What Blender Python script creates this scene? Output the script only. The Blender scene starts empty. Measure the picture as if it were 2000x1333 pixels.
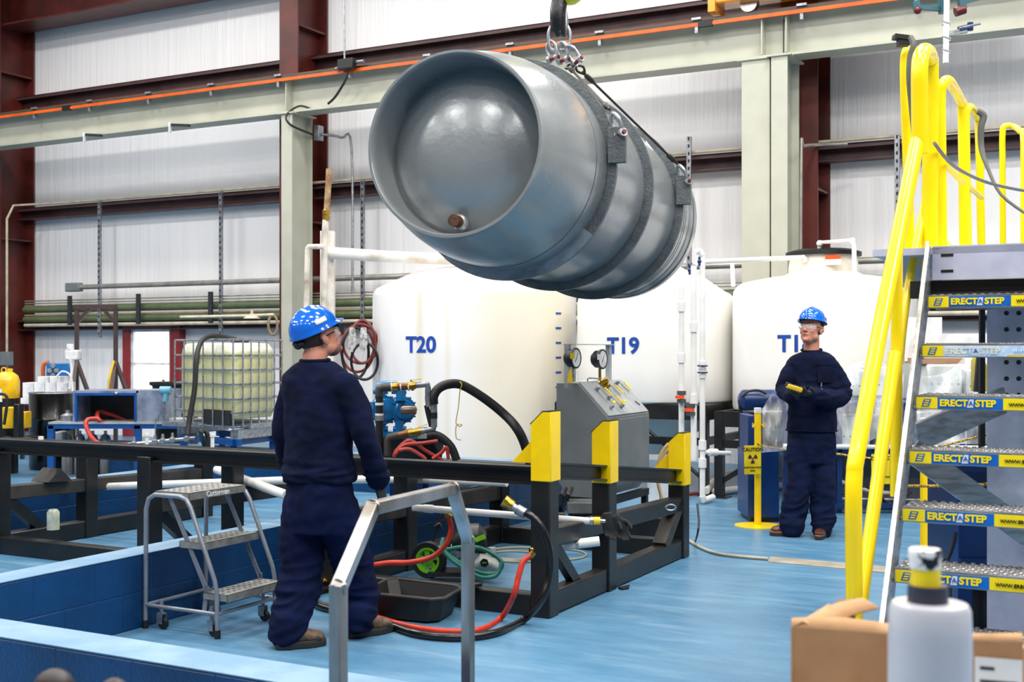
import bpy, bmesh, math, random
from mathutils import Vector, Matrix, noise
random.seed(7)
C = bpy.context.scene.collection
SC = bpy.context.scene
# ---------------------------------------------------------------- camera, world, lights, exposure
F = 2350.0; YH = 682.0; H = 1.55
cam_d = bpy.data.cameras.new('camera'); cam = bpy.data.objects.new('camera', cam_d); C.objects.link(cam)
cam.location = (0, 0, H); cam.rotation_euler = (math.radians(90), 0, 0)
cam_d.sensor_width = 36; cam_d.lens = F / 2000 * 36; cam_d.shift_y = (YH - 666.5) / 2000
cam_d.clip_end = 200
cam_d.dof.use_dof = True; cam_d.dof.focus_distance = 7.6; cam_d.dof.aperture_fstop = 5.0
SC.camera = cam
SC.view_settings.view_transform = 'Standard'; SC.view_settings.look = 'None'
SC.view_settings.gamma = 1; SC.view_settings.use_curve_mapping = False
SC.view_settings.exposure = -0.04
world = bpy.data.worlds.new('world'); SC.world = world; world.use_nodes = True
world.node_tree.nodes['Background'].inputs[0].default_value = (0.95, 0.95, 1.0, 1)
world.node_tree.nodes['Background'].inputs[1].default_value = 0.19
A = math.radians(28.0); CA = math.cos(A); SA = math.sin(A)
def B(s, w, z=0.0): return Vector((s * CA + w * SA, -s * SA + w * CA, z))      # building axes: s along the wall, w towards it
def P(px, py, Y): return Vector(((px - 1000) / F * Y, Y, H - (py - YH) / F * Y))
def FL(px, py, z=0.0):
    Y = F * (H - z) / (py - YH); return Vector(((px - 1000) / F * Y, Y, z))
def lamp(s, w, z, e, sx=1.5, sy=.5, col=(1, .97, .93), aim=None):
    d = bpy.data.lights.new('high_bay_lamp', 'AREA'); d.shape = 'RECTANGLE'; d.size = sx; d.size_y = sy; d.energy = e; d.color = col
    o = bpy.data.objects.new('high_bay_lamp', d); C.objects.link(o); o.location = B(s, w, z); o.rotation_euler = (0, 0, -A)
    if aim is not None:
        o.rotation_euler = (Vector(aim) - o.location).to_track_quat('-Z', 'Y').to_euler()
    return o
for s in (-16, -11.5, -7, -2.5, 2):
    for w in (-5.0, -1.0, 2.5, 6.0, 9.6, 12.2):
        lamp(s, w, 8.6, {-5.0: 130, -1.0: 170, 2.5: 165, 6.0: 155, 9.6: 190, 12.2: 150}[w])
for s_, w_ in ((3.6, 3.0), (3.6, 6.5)): lamp(s_, w_, 6.8, 230, 1.2, .6)
for s_, w_ in ((-.6, 4.2), (-1.2, 7.8)): lamp(s_, w_, 7.6, 170, 1.6, .4)
# ---------------------------------------------------------------- materials
def lin(c):
    c = c / 255.0
    return c / 12.92 if c <= 0.04045 else ((c + 0.055) / 1.055) ** 2.4
def col(rgb): return (lin(rgb[0]), lin(rgb[1]), lin(rgb[2]), 1)
MATS = {}
def mat(name, rgb, rough=.5, metal=0, rgb2=None, scale=6, amt=.35, bump=0, bscale=40, stretch=(1, 1, 1), coat=0, spec=.5, trans=0, alpha=1, emit=0, detail=4, lo=.4, hi=.65):
    if name in MATS: return MATS[name]
    m = bpy.data.materials.new(name); m.use_nodes = True; nt = m.node_tree; n = nt.nodes; l = nt.links
    b = n['Principled BSDF']
    b.inputs['Roughness'].default_value = rough; b.inputs['Metallic'].default_value = metal
    b.inputs['Coat Weight'].default_value = coat; b.inputs['Coat Roughness'].default_value = .08
    b.inputs['Specular IOR Level'].default_value = spec
    b.inputs['Transmission Weight'].default_value = trans; b.inputs['Alpha'].default_value = alpha
    tc = n.new('ShaderNodeTexCoord'); mp = n.new('ShaderNodeMapping'); mp.inputs['Scale'].default_value = stretch
    l.new(tc.outputs['Object'], mp.inputs['Vector'])
    if rgb2 is None: rgb2 = tuple(max(0, c * (1 - .14 * amt / .35)) for c in rgb)
    nz = n.new('ShaderNodeTexNoise'); nz.inputs['Scale'].default_value = scale; nz.inputs['Detail'].default_value = detail
    l.new(mp.outputs[0], nz.inputs['Vector'])
    cr = n.new('ShaderNodeValToRGB'); cr.color_ramp.elements[0].position = lo; cr.color_ramp.elements[1].position = hi
    cr.color_ramp.elements[0].color = col(rgb); cr.color_ramp.elements[1].color = col(rgb2)
    l.new(nz.outputs['Fac'], cr.inputs[0]); l.new(cr.outputs[0], b.inputs['Base Color'])
    if emit:
        b.inputs['Emission Color'].default_value = col(rgb); b.inputs['Emission Strength'].default_value = emit
    if bump:
        nb = n.new('ShaderNodeTexNoise'); nb.inputs['Scale'].default_value = bscale; nb.inputs['Detail'].default_value = 3
        l.new(mp.outputs[0], nb.inputs['Vector'])
        bp = n.new('ShaderNodeBump'); bp.inputs['Strength'].default_value = bump; bp.inputs['Distance'].default_value = .02
        l.new(nb.outputs['Fac'], bp.inputs['Height']); l.new(bp.outputs[0], b.inputs['Normal'])
    MATS[name] = m; return m
black = mat('black painted steel', (11, 12, 13), .4, rgb2=(24, 23, 22), scale=5, bump=.05)
dusty = mat('dusty black steel', (26, 25, 24), .6, rgb2=(56, 52, 47), scale=4)
yel = mat('gloss yellow paint', (255, 224, 0), .25, rgb2=(255, 218, 0), coat=.3)
byel = mat('bollard yellow', (252, 212, 0), .3, rgb2=(246, 204, 4), scale=9)
rubber = mat('black rubber', (20, 20, 21), .55)
hosered = mat('red hose rubber', (178, 52, 40), .4, rgb2=(150, 40, 32))
hosedark = mat('brick red hose rubber', (135, 42, 38), .5)
hosegreen = mat('green hose rubber', (28, 115, 100), .4)
galv = mat('galvanised steel', (168, 172, 178), .38, .75, rgb2=(135, 138, 142), scale=25)
alu = mat('brushed aluminium', (188, 188, 190), .36, .8, rgb2=(150, 148, 145), scale=8, stretch=(1, 1, 6))
steel = mat('ground steel tube', (190, 188, 190), .3, .85, rgb2=(140, 132, 122), scale=5, stretch=(1, 1, .4))
brass = mat('brass', (190, 150, 60), .25, .9)
copper = mat('bronze pipe nipple', (125, 82, 50), .35, .6)
pvc = mat('white pvc', (232, 232, 230), .35, rgb2=(215, 214, 208), scale=3)
pvcdirty = mat('grimy white pipe', (212, 206, 196), .5, rgb2=(150, 138, 122), scale=5, lo=.45, hi=.75)
whitem = mat('white plastic', (238, 238, 240), .4)
gpaint = mat('grey green column paint', (182, 183, 168), .45, rgb2=(172, 173, 158), scale=2)
rpaint = mat('oxide red primer', (92, 30, 22), .45, rgb2=(70, 22, 17), scale=2.5)
girtm = mat('girt primer', (82, 52, 54), .5, rgb2=(62, 38, 40), scale=3)
orange = mat('orange conductor bar', (235, 95, 10), .4)
navy = mat('navy twill', (14, 22, 50), .95, spec=.15, rgb2=(9, 15, 36), scale=9, bump=.25, bscale=120)
navyp = mat('navy trouser twill', (11, 22, 58), .95, spec=.15, rgb2=(8, 15, 42), scale=7, bump=.25, bscale=120)
helm = mat('blue hard hat plastic', (0, 98, 205), .14, rgb2=(0, 92, 196), coat=.8)
skin = mat('skin', (205, 140, 115), .5, rgb2=(190, 120, 98), scale=14, bump=.05)
hairm = mat('short dark hair', (62, 42, 34), .8, bump=.4, bscale=300)
glove = mat('black knit glove', (34, 35, 38), .8, bump=.3, bscale=200)
clear = mat('clear lens', (235, 240, 245), .03, trans=.0, alpha=.22, coat=.8)
white = mat('white', (240, 240, 240), .5)
blk = mat('flat black', (14, 14, 15), .5)
bluep = mat('blue steel paint', (12, 78, 150), .35, rgb2=(8, 66, 130), scale=4)
navysteel = mat('dark blue steel paint', (8, 44, 100), .32, rgb2=(6, 36, 84), scale=3)
greyp = mat('grey cabinet paint', (116, 122, 124), .4, rgb2=(108, 114, 116), scale=5)
lgrey = mat('light grey powder coat', (168, 174, 176), .35)
bluetxt = mat('blue lettering', (10, 70, 170), .5)
red = mat('red plastic', (200, 30, 30), .4)
oran = mat('orange plastic', (240, 80, 20), .4)
green = mat('lime plastic', (120, 205, 20), .35)
# ---------------------------------------------------------------- mesh builder
class MB:
    def __init__(s): s.v = []; s.f = []; s.vc = {}
    def add(s, vs, fs):
        o = len(s.v); s.v += [Vector(v) for v in vs]; s.f += [tuple(o + i for i in f) for f in fs]; return s
    def merge(s, o): return s.add(o.v, o.f)
    def xform(s, M): s.v = [M @ v for v in s.v]; return s
    def box(s, c, size, rz=0.0, M=None):
        c = Vector(c); hx, hy, hz = size[0] / 2, size[1] / 2, size[2] / 2
        R = Matrix.Rotation(rz, 3, 'Z') if M is None else M
        vs = [c + R @ Vector((x * hx, y * hy, z * hz)) for x in (-1, 1) for y in (-1, 1) for z in (-1, 1)]
        return s.add(vs, [(0, 1, 3, 2), (4, 6, 7, 5), (0, 4, 5, 1), (2, 3, 7, 6), (0, 2, 6, 4), (1, 5, 7, 3)])
    def bbox(s, s0, s1, w0, w1, z0, z1):    # box in building axes
        return s.box(B((s0 + s1) / 2, (w0 + w1) / 2, (z0 + z1) / 2), (abs(s1 - s0), abs(w1 - w0), abs(z1 - z0)), -A)
    def beam(s, p0, p1, w, h, up=(0, 0, 1)):
        p0 = Vector(p0); p1 = Vector(p1); d = (p1 - p0); L = d.length; d.normalize(); up = Vector(up)
        x = d.cross(up)
        if x.length < 1e-4: x = d.cross(Vector((0, 1, 0)))
        x.normalize(); u = x.cross(d).normalized()
        return s.box((p0 + p1) / 2, (w, L, h), M=Matrix((x, d, u)).transposed())
    def hbeam(s, p0, p1, w, h, up=(0, 0, 1), t=.012):    # I section
        p0 = Vector(p0); p1 = Vector(p1); d = (p1 - p0).normalized(); up = Vector(up)
        x = d.cross(up).normalized(); u = x.cross(d).normalized()
        s.beam(p0, p1, t, h - t * 2, up)
        s.beam(p0 + u * (h / 2 - t / 2), p1 + u * (h / 2 - t / 2), w, t, up)
        return s.beam(p0 - u * (h / 2 - t / 2), p1 - u * (h / 2 - t / 2), w, t, up)
    def tube(s, pts, r, n=10, smooth=0, caps=True, closed=False):
        pts = [Vector(p) for p in pts]
        rr = r if isinstance(r, (list, tuple)) else [r] * len(pts)
        if smooth:
            q = []; q2 = []; m = len(pts)
            for i in range(m if closed else m - 1):
                g = (lambda k: pts[k % m]) if closed else (lambda k: pts[max(0, min(m - 1, k))])
                p0, p1, p2, p3 = g(i - 1), g(i), g(i + 1), g(i + 2)
                ra, rb = rr[i % m], rr[(i + 1) % m]
                for k in range(smooth):
                    t = k / smooth
                    q.append(.5 * ((2 * p1) + (p2 - p0) * t + (2 * p0 - 5 * p1 + 4 * p2 - p3) * t * t + (3 * p1 - p0 - 3 * p2 + p3) * t ** 3))
                    q2.append(ra + (rb - ra) * t)
            if not closed: q.append(pts[-1]); q2.append(rr[-1])
            pts, rr = q, q2
        m = len(pts); vs = []; fs = []; prev = None
        for i in range(m):
            if closed: d = (pts[(i + 1) % m] - pts[i - 1]).normalized()
            else:
                a = pts[min(i + 1, m - 1)] - pts[i]; b = pts[i] - pts[max(i - 1, 0)]
                if a.length > 1e-9: a.normalize()
                if b.length > 1e-9: b.normalize()
                d = (a + b)
                d = d.normalized() if d.length > 1e-6 else Vector((0, 0, 1))
            if prev is None:
                x = d.orthogonal().normalized()
            else:
                x = prev - d * prev.dot(d)
                x = x.normalized() if x.length > 1e-6 else d.orthogonal().normalized()
            prev = x; y = d.cross(x)
            for k in range(n):
                t = 2 * math.pi * k / n; vs.append(pts[i] + (x * math.cos(t) + y * math.sin(t)) * rr[i])
        for i in range(m if closed else m - 1):
            for k in range(n):
                a = i * n + k; b = i * n + (k + 1) % n; j = ((i + 1) % m) * n
                fs.append((a, b, j + (k + 1) % n, j + k))
        if caps and not closed:
            fs.append(tuple(range(n))[::-1]); fs.append(tuple((m - 1) * n + k for k in range(n)))
        return s.add(vs, fs)
    def lathe(s, prof, c, axis=(0, 0, 1), n=32, sx=1, sy=1):
        c = Vector(c); z = Vector(axis).normalized()
        x = Vector((1, 0, 0)) if abs(z.z) > .999 else z.orthogonal().normalized()
        y = z.cross(x); vs = []; fs = []
        for r, h in prof:
            for k in range(n):
                t = 2 * math.pi * k / n; vs.append(c + z * h + (x * math.cos(t) * sx + y * math.sin(t) * sy) * max(r, 1e-5))
        for i in range(len(prof) - 1):
            for k in range(n):
                a = i * n + k; b = i * n + (k + 1) % n; fs.append((a, b, b + n, a + n))
        return s.add(vs, fs)
    def cyl(s, p0, p1, r, n=16):
        p0 = Vector(p0); p1 = Vector(p1); L = (p1 - p0).length
        return s.lathe([(0, 0), (r, 0), (r, L), (0, L)], p0, p1 - p0, n)
    def ball(s, c, r, n=12, M=None):
        c = Vector(c); r = (r, r, r) if not isinstance(r, (tuple, list)) else r; vs = []; fs = []; k2 = n // 2
        for i in range(k2 + 1):
            ph = math.pi * i / k2
            for k in range(n):
                t = 2 * math.pi * k / n
                v = Vector((math.sin(ph) * math.cos(t) * r[0], math.sin(ph) * math.sin(t) * r[1], math.cos(ph) * r[2]))
                vs.append(c + (M @ v if M is not None else v))
        for i in range(k2):
            for k in range(n):
                a = i * n + k; b = i * n + (k + 1) % n; fs.append((a, a + n, b + n, b))
        return s.add(vs, fs)
    def prism(s, poly, d):                      # 3D polygon extruded by vector d
        d = Vector(d); poly = [Vector(p) for p in poly]; n = len(poly)
        fs = [tuple(range(n))[::-1], tuple(range(n, 2 * n))] + [(i, (i + 1) % n, n + (i + 1) % n, n + i) for i in range(n)]
        return s.add(poly + [p + d for p in poly], fs)
    def loft(s, rings, n=18):                   # rings: (centre, half axis x, half axis y)
        vs = []; fs = []
        for c, x, y in rings:
            c = Vector(c); x = Vector(x); y = Vector(y)
            for k in range(n):
                t = 2 * math.pi * k / n; vs.append(c + x * math.cos(t) + y * math.sin(t))
        m = len(rings)
        for i in range(m - 1):
            for k in range(n):
                a = i * n + k; b = i * n + (k + 1) % n; fs.append((a, b, b + n, a + n))
        fs.append(tuple(range(n))[::-1]); fs.append(tuple((m - 1) * n + k for k in range(n)))
        return s.add(vs, fs)
WM = {}
def wm(o): return WM.get(o, Matrix.Identity(4))
def mkmesh(name, mb):
    me = bpy.data.meshes.new(name); me.from_pydata([tuple(v) for v in mb.v], [], mb.f); me.validate()
    bm = bmesh.new(); bm.from_mesh(me); bmesh.ops.remove_doubles(bm, verts=bm.verts, dist=1e-5)
    bmesh.ops.recalc_face_normals(bm, faces=bm.faces); bm.to_mesh(me); bm.free()
    return me
def finish(me, o, m, bevel=0, sharp=38):
    me.materials.append(m)
    for p in me.polygons: p.use_smooth = True
    me.set_sharp_from_angle(angle=math.radians(sharp))
    if bevel:
        b = o.modifiers.new('bevel', 'BEVEL'); b.width = bevel; b.segments = 2; b.limit_method = 'ANGLE'; b.angle_limit = math.radians(40)
def thing(name, label, cat, loc, rz=0.0, group=None):
    o = bpy.data.objects.new(name, None); C.objects.link(o); o.location = loc; o.rotation_euler = (0, 0, rz); o.empty_display_size = .1
    o['label'] = label; o['category'] = cat
    if group: o['group'] = group
    WM[o] = Matrix.Translation(Vector(loc)) @ Matrix.Rotation(rz, 4, 'Z'); return o
def part(name, mb, m, parent, bevel=0, label=None, sharp=38, stuff=False):
    M = wm(parent).inverted(); mb.xform(M)
    me = mkmesh(name, mb); o = bpy.data.objects.new(name, me); C.objects.link(o); o.parent = parent; WM[o] = wm(parent).copy()
    finish(me, o, m, bevel, sharp)
    if label: o['label'] = label
    if stuff: o['kind'] = 'stuff'
    return o
def solo(name, mb, m, label=None, cat=None, group=None, bevel=0, kind=None, sharp=38):
    xs = [v.x for v in mb.v]; ys = [v.y for v in mb.v]; z0 = min(v.z for v in mb.v)
    loc = Vector(((min(xs) + max(xs)) / 2, (min(ys) + max(ys)) / 2, z0)); T = Matrix.Translation(loc)
    mb.xform(T.inverted()); me = mkmesh(name, mb); o = bpy.data.objects.new(name, me); C.objects.link(o); o.location = loc; WM[o] = T
    finish(me, o, m, bevel, sharp)
    if label: o['label'] = label; o['category'] = cat
    if group: o['group'] = group
    if kind: o['kind'] = kind
    return o
def struct(name, mb, m, bevel=0): return solo(name, mb, m, kind='structure', bevel=bevel)
def dup(root, loc, rz=None, label=None, parent=None):
    def rec(o, p):
        c = o.copy(); C.objects.link(c); c.parent = p
        for ch in o.children: rec(ch, c)
        return c
    r = rec(root, None); r.location = loc
    if rz is not None: r.rotation_euler = (0, 0, rz)
    if label: r['label'] = label
    return r
def text(name, s, size, M, m, parent, bold=.0, align='CENTER', ext=.0015):
    cu = bpy.data.curves.new(name, 'FONT'); cu.body = s; cu.size = size; cu.extrude = ext; cu.offset = bold * size
    cu.align_x = align; cu.align_y = 'CENTER'; cu.resolution_u = 3
    t = bpy.data.objects.new(name, cu); C.objects.link(t)
    me = bpy.data.meshes.new_from_object(t.evaluated_get(bpy.context.evaluated_depsgraph_get()))
    bpy.data.objects.remove(t); me.transform(wm(parent).inverted() @ M)
    o = bpy.data.objects.new(name, me); C.objects.link(o); o.parent = parent; WM[o] = wm(parent).copy(); me.materials.clear(); me.materials.append(m)
    return o
def frame_m(o, x, up=(0, 0, 1)):                # matrix with text plane: x right, y up
    x = Vector(x).normalized(); y = Vector(up); y = (y - x * y.dot(x)).normalized(); z = x.cross(y)
    M = Matrix((x, y, z)).transposed().to_4x4(); M.translation = Vector(o); return M
UR = B(1, 0); WV = B(0, 1)                       # unit vectors along the wall (right) and towards the wall
# ---------------------------------------------------------------- surface materials of the hall
def node_mat(name):
    m = bpy.data.materials.new(name); m.use_nodes = True; nt = m.node_tree
    tc = nt.nodes.new('ShaderNodeTexCoord'); mp = nt.nodes.new('ShaderNodeMapping'); mp.inputs['Rotation'].default_value = (0, 0, A)
    nt.links.new(tc.outputs['Object'], mp.inputs[0]); return m, nt, nt.nodes['Principled BSDF'], mp.outputs[0]
def noise_n(nt, vec, scale, detail=4, stretch=(1, 1, 1), rough=.5):
    mp = nt.nodes.new('ShaderNodeMapping'); mp.inputs['Scale'].default_value = stretch; nt.links.new(vec, mp.inputs[0])
    n = nt.nodes.new('ShaderNodeTexNoise'); n.inputs['Scale'].default_value = scale; n.inputs['Detail'].default_value = detail; n.inputs['Roughness'].default_value = rough
    nt.links.new(mp.outputs[0], n.inputs['Vector']); return n.outputs['Fac']
def ramp(nt, f, stops):
    r = nt.nodes.new('ShaderNodeValToRGB'); nt.links.new(f, r.inputs[0])
    while len(r.color_ramp.elements) < len(stops): r.color_ramp.elements.new(.5)
    for e, (p, c) in zip(r.color_ramp.elements, stops): e.position = p; e.color = col(c)
    return r.outputs[0]
def mixc(nt, a, b, f, mode='MIX'):
    x = nt.nodes.new('ShaderNodeMix'); x.data_type = 'RGBA'; x.blend_type = mode
    for s, v in ((0, f), (6, a), (7, b)):
        if isinstance(v, (int, float)): x.inputs[s].default_value = v
        elif isinstance(v, tuple): x.inputs[s].default_value = v
        else: nt.links.new(v, x.inputs[s])
    return x.outputs[2]
def bump_n(nt, b, h, st, dist=.02):
    bp = nt.nodes.new('ShaderNodeBump'); bp.inputs['Strength'].default_value = st; bp.inputs['Distance'].default_value = dist
    nt.links.new(h, bp.inputs['Height']); nt.links.new(bp.outputs[0], b.inputs['Normal'])
# floor: light blue epoxy, mottled and scuffed
floorm, nt, b, vec = node_mat('blue epoxy floor')
f1 = noise_n(nt, vec, .9, 6, (1, 1, 1), .6); f2 = noise_n(nt, vec, 3.5, 6, (.5, 2.2, 1), .65); f3 = noise_n(nt, vec, 14, 4)
c1 = ramp(nt, f1, [(.35, (70, 118, 152)), (.65, (92, 136, 166))])
c2 = ramp(nt, f2, [(.35, (62, 110, 146)), (.55, (86, 130, 160)), (.75, (136, 160, 176))])
nt.links.new(mixc(nt, c1, c2, .5), b.inputs['Base Color'])
r = nt.nodes.new('ShaderNodeMapRange'); nt.links.new(f2, r.inputs[0]); r.inputs[3].default_value = .22; r.inputs[4].default_value = .5; nt.links.new(r.outputs[0], b.inputs['Roughness'])
bump_n(nt, b, f3, .12)
# painted block kerb: blue faces with mortar joints
def cmu(name, c_a, c_b):
    m, nt, b, vec = node_mat(name)
    sp = nt.nodes.new('ShaderNodeSeparateXYZ'); nt.links.new(vec, sp.inputs[0])
    ad = nt.nodes.new('ShaderNodeMath'); nt.links.new(sp.outputs[0], ad.inputs[0]); nt.links.new(sp.outputs[1], ad.inputs[1])
    cb = nt.nodes.new('ShaderNodeCombineXYZ'); nt.links.new(ad.outputs[0], cb.inputs[0]); nt.links.new(sp.outputs[2], cb.inputs[1])
    br = nt.nodes.new('ShaderNodeTexBrick'); nt.links.new(cb.outputs[0], br.inputs['Vector'])
    br.inputs['Scale'].default_value = 1; br.inputs['Brick Width'].default_value = .4; br.inputs['Row Height'].default_value = .2
    br.inputs['Mortar Size'].default_value = .006; br.inputs['Mortar Smooth'].default_value = .6
    f = noise_n(nt, vec, 3, 4); nt.links.new(ramp(nt, f, [(.35, c_a), (.7, c_b)]), b.inputs['Base Color'])
    fi = noise_n(nt, vec, 60, 3)
    mh = nt.nodes.new('ShaderNodeMath'); mh.operation = 'MULTIPLY_ADD'; nt.links.new(br.outputs['Fac'], mh.inputs[0]); mh.inputs[1].default_value = -1.4; nt.links.new(fi, mh.inputs[2])
    bump_n(nt, b, mh.outputs[0], .5, .008); b.inputs['Roughness'].default_value = .36; return m
kerbm = cmu('blue painted block', (4, 62, 112), (4, 50, 92))
kerbtop = mat('light blue painted kerb cap', (98, 134, 162), .5, rgb2=(120, 150, 174), scale=4, bump=.15)
# wall: white vinyl faced insulation with vertical wrinkles
wallm, nt, b, vec = node_mat('white vinyl insulation facing')
w1 = noise_n(nt, vec, 1.0, 5, (5.5, 1, .22), .6); w2 = noise_n(nt, vec, 1.0, 3, (22, 1, .5), .5); w3 = noise_n(nt, vec, .5, 2)
nt.links.new(ramp(nt, w3, [(.3, (238, 237, 239)), (.7, (246, 245, 245))]), b.inputs['Base Color'])
mm = nt.nodes.new('ShaderNodeMath'); mm.operation = 'MULTIPLY_ADD'; nt.links.new(w2, mm.inputs[0]); mm.inputs[1].default_value = .25; nt.links.new(w1, mm.inputs[2])
bump_n(nt, b, mm.outputs[0], .3, .1); b.inputs['Roughness'].default_value = .38
# ---------------------------------------------------------------- floor, walls
struct('floor', MB().bbox(-30, 12, -6, 16, -.1, 0), floorm)
struct('wall_back', MB().bbox(-30, 8, 15.75, 15.95, 0, 9.5), wallm)
struct('wall_left', MB().bbox(-26.2, -26, -6, 15.9, 0, 9.5), wallm)
# rigid frame columns (red) and eave beam
def hcol(name, s0, s1, w0, w1, z0, z1, m, t=.02, ft=.03):
    mb = MB().bbox(s0, s1, w0, w0 + ft, z0, z1).bbox(s0, s1, w1 - ft, w1, z0, z1).bbox((s0 + s1) / 2 - t / 2, (s0 + s1) / 2 + t / 2, w0 + ft, w1 - ft, z0, z1)
    return mb
n = 1
for s0, s1, w0 in ((-18.95, -18.5, 14.95), (-12.08, -11.72, 14.95), (-4.15, -3.68, 15.05)):
    mb = hcol('c', s0, s1, w0, 15.72, 0, 9.2, rpaint)
    mb.bbox(s0 + .02, s1 - .02, w0 + .03, 15.69, 3.55, 3.58); mb.bbox(s0 + .02, s1 - .02, w0 + .03, 15.69, 6.6, 6.63)
    struct('trim_%d' % n, mb, rpaint); n += 1
struct('trim_%d' % n, MB().hbeam(B(-26, 15.3, 7.95), B(-12.2, 15.3, 7.95), .6, 1.0, t=.03), rpaint); n += 1
# girts: C sections along the wall
for z, h in ((6.12, .26), (4.06, .22), (2.0, .22)):
    mb = MB().bbox(-26, 6, 15.66, 15.68, z - h / 2, z + h / 2).bbox(-26, 6, 15.5, 15.66, z + h / 2 - .02, z + h / 2).bbox(-26, 6, 15.5, 15.66, z - h / 2, z - h / 2 + .02)
    mb.bbox(-26, 6, 15.5, 15.515, z + h / 2 - .06, z + h / 2)
    struct('trim_%d' % n, mb, girtm); n += 1
# window with lit daylight panes
gl = mat('daylight pane', (246, 250, 255), .2, emit=1.5)
wf = struct('window_1', MB().bbox(-16.12, -15.96, 15.6, 15.76, .0, 2.0).bbox(-15.0, -14.78, 15.6, 15.76, 0, 2.0).bbox(-16.1, -14.8, 15.6, 15.76, 1.9, 2.0).bbox(-16.1, -14.95, 15.62, 15.76, .6, .68), mat('red window trim', (140, 34, 40), .35))
part('window_frame', MB().bbox(-15.96, -15.0, 15.64, 15.7, 1.27, 1.31).bbox(-15.96, -15.9, 15.64, 15.7, .68, 1.9).bbox(-15.06, -15.0, 15.64, 15.7, .68, 1.9).bbox(-15.96, -15, 15.64, 15.7, 1.85, 1.9), whitem, wf)
part('pane', MB().bbox(-15.92, -15.04, 15.71, 15.72, .68, 1.27).bbox(-15.92, -15.04, 15.71, 15.72, 1.31, 1.88), gl, wf)
# ---------------------------------------------------------------- containment kerbs (setting, a kerb is the building)
def kerb(s0, s1, w0, w1, z=.41):
    global n
    o = struct('trim_%d' % n, MB().bbox(s0, s1, w0, w1, 0, z - .004), kerbm); n += 1
    part('kerb_cap', MB().bbox(s0 - .004, s1 + .004, w0 - .004, w1 + .004, z - .004, z), kerbtop, o); return o
kerb(-12, .35, 3.26, 3.47)
kerb(-5.16, -4.96, 3.48, 10.74)
kerb(-8.42, -8.22, 3.48, 10.74)
kerb(-12, -4.96, 10.75, 10.95)
# low plinth under the poly tanks
# ---------------------------------------------------------------- crane columns and runway
def tagm(o, label, cat, group=None):
    o['label'] = label; o['category'] = cat
    if group: o['group'] = group
    return o
for s0, s1, w0, w1, lab in ((-11.56, -11.36, 14.35, 14.85, 'grey green steel crane column in front of the dark red column at left'),
                       (-4.44, -4.09, 14.35, 14.8, 'left column of the grey green pair behind the tanks at right'),
                       (-4.06, -3.86, 14.3, 14.85, 'right column of the grey green pair behind the tanks at right')):
    t = thing('crane_column', lab, 'column', B((s0 + s1) / 2, (w0 + w1) / 2), -A)
    part('shaft', hcol('c', s0, s1, w0, w1, 0.02, 5.08, gpaint, .015, .02), gpaint, t)
    part('base_plate', MB().bbox(s0 - .06, s1 + .06, w0 - .06, w1 + .06, 0, .02), gpaint, t)
    part('cap_plate', MB().bbox(s0 - .05, s1 + .05, w0 - .03, w1 + .03, 5.08, 5.1), gpaint, t)
RW = thing('crane_runway_beam', 'long grey green steel crane runway beam crossing the hall above the tanks', 'beam', B(-8, 14.55, 5.1), -A)
part('girder', MB().hbeam(B(-26, 14.55, 5.38), B(-3.98, 14.55, 5.38), .34, .56, t=.03).hbeam(B(-3.965, 14.55, 5.38), B(6, 14.55, 5.38), .34, .56, t=.03), gpaint, RW)
for s in (-11.5, -4.2, -3.9, -18.7):
    part('stiffener', MB().bbox(s - .008, s + .008, 14.38, 14.54, 5.14, 5.63), gpaint, RW)
part('crane_rail', MB().bbox(-26, 6, 14.52, 14.58, 5.66, 5.72), mat('rusty rail', (110, 70, 45), .5), RW)
part('conductor_bar', MB().bbox(-26, 6, 14.33, 14.36, 5.575, 5.62), orange, RW, label='orange conductor bar')
part('bar_carrier', MB().bbox(-26, 6, 14.36, 14.4, 5.62, 5.66), mat('dark green carrier', (58, 66, 58), .5), RW)
for i in range(20):
    s = -23.5 + i * 1.32
    part('bar_bracket', MB().bbox(s - .02, s + .02, 14.34, 14.4, 5.5, 5.58).bbox(s - .06, s + .06, 14.33, 14.37, 5.66, 5.69), galv, RW)
for s in (-16.1, -4.9):
    part('bar_splice', MB().bbox(s - .09, s + .09, 14.315, 14.37, 5.56, 5.64), blk, RW)
jb = thing('feed_box', 'small black power feed box on the orange conductor bar under a thin vertical conduit', 'electrical box', B(-10.3, 14.3, 5.56), -A)
part('box', MB().bbox(-10.42, -10.15, 14.2, 14.31, 5.6, 5.75), blk, jb, .01)
part('gland', MB().cyl(B(-10.15, 14.3, 5.7), B(-10.02, 14.3, 5.7), .025).cyl(B(-10.42, 14.3, 5.66), B(-10.52, 14.3, 5.64), .025), galv, jb)
part('conduit', MB().cyl(B(-10.36, 14.3, 5.75), B(-10.4, 14.3, 9.2), .014), galv, jb)
solo('power_cable', MB().tube([B(-10.3, 14.3, 5.56), B(-10.35, 14.3, 5.45), B(-10.55, 14.34, 5.25), B(-10.7, 14.36, 5.16)], .018, smooth=5), rubber, 'short black cable drooping across the runway beam face below the feed box', 'cable')
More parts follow.
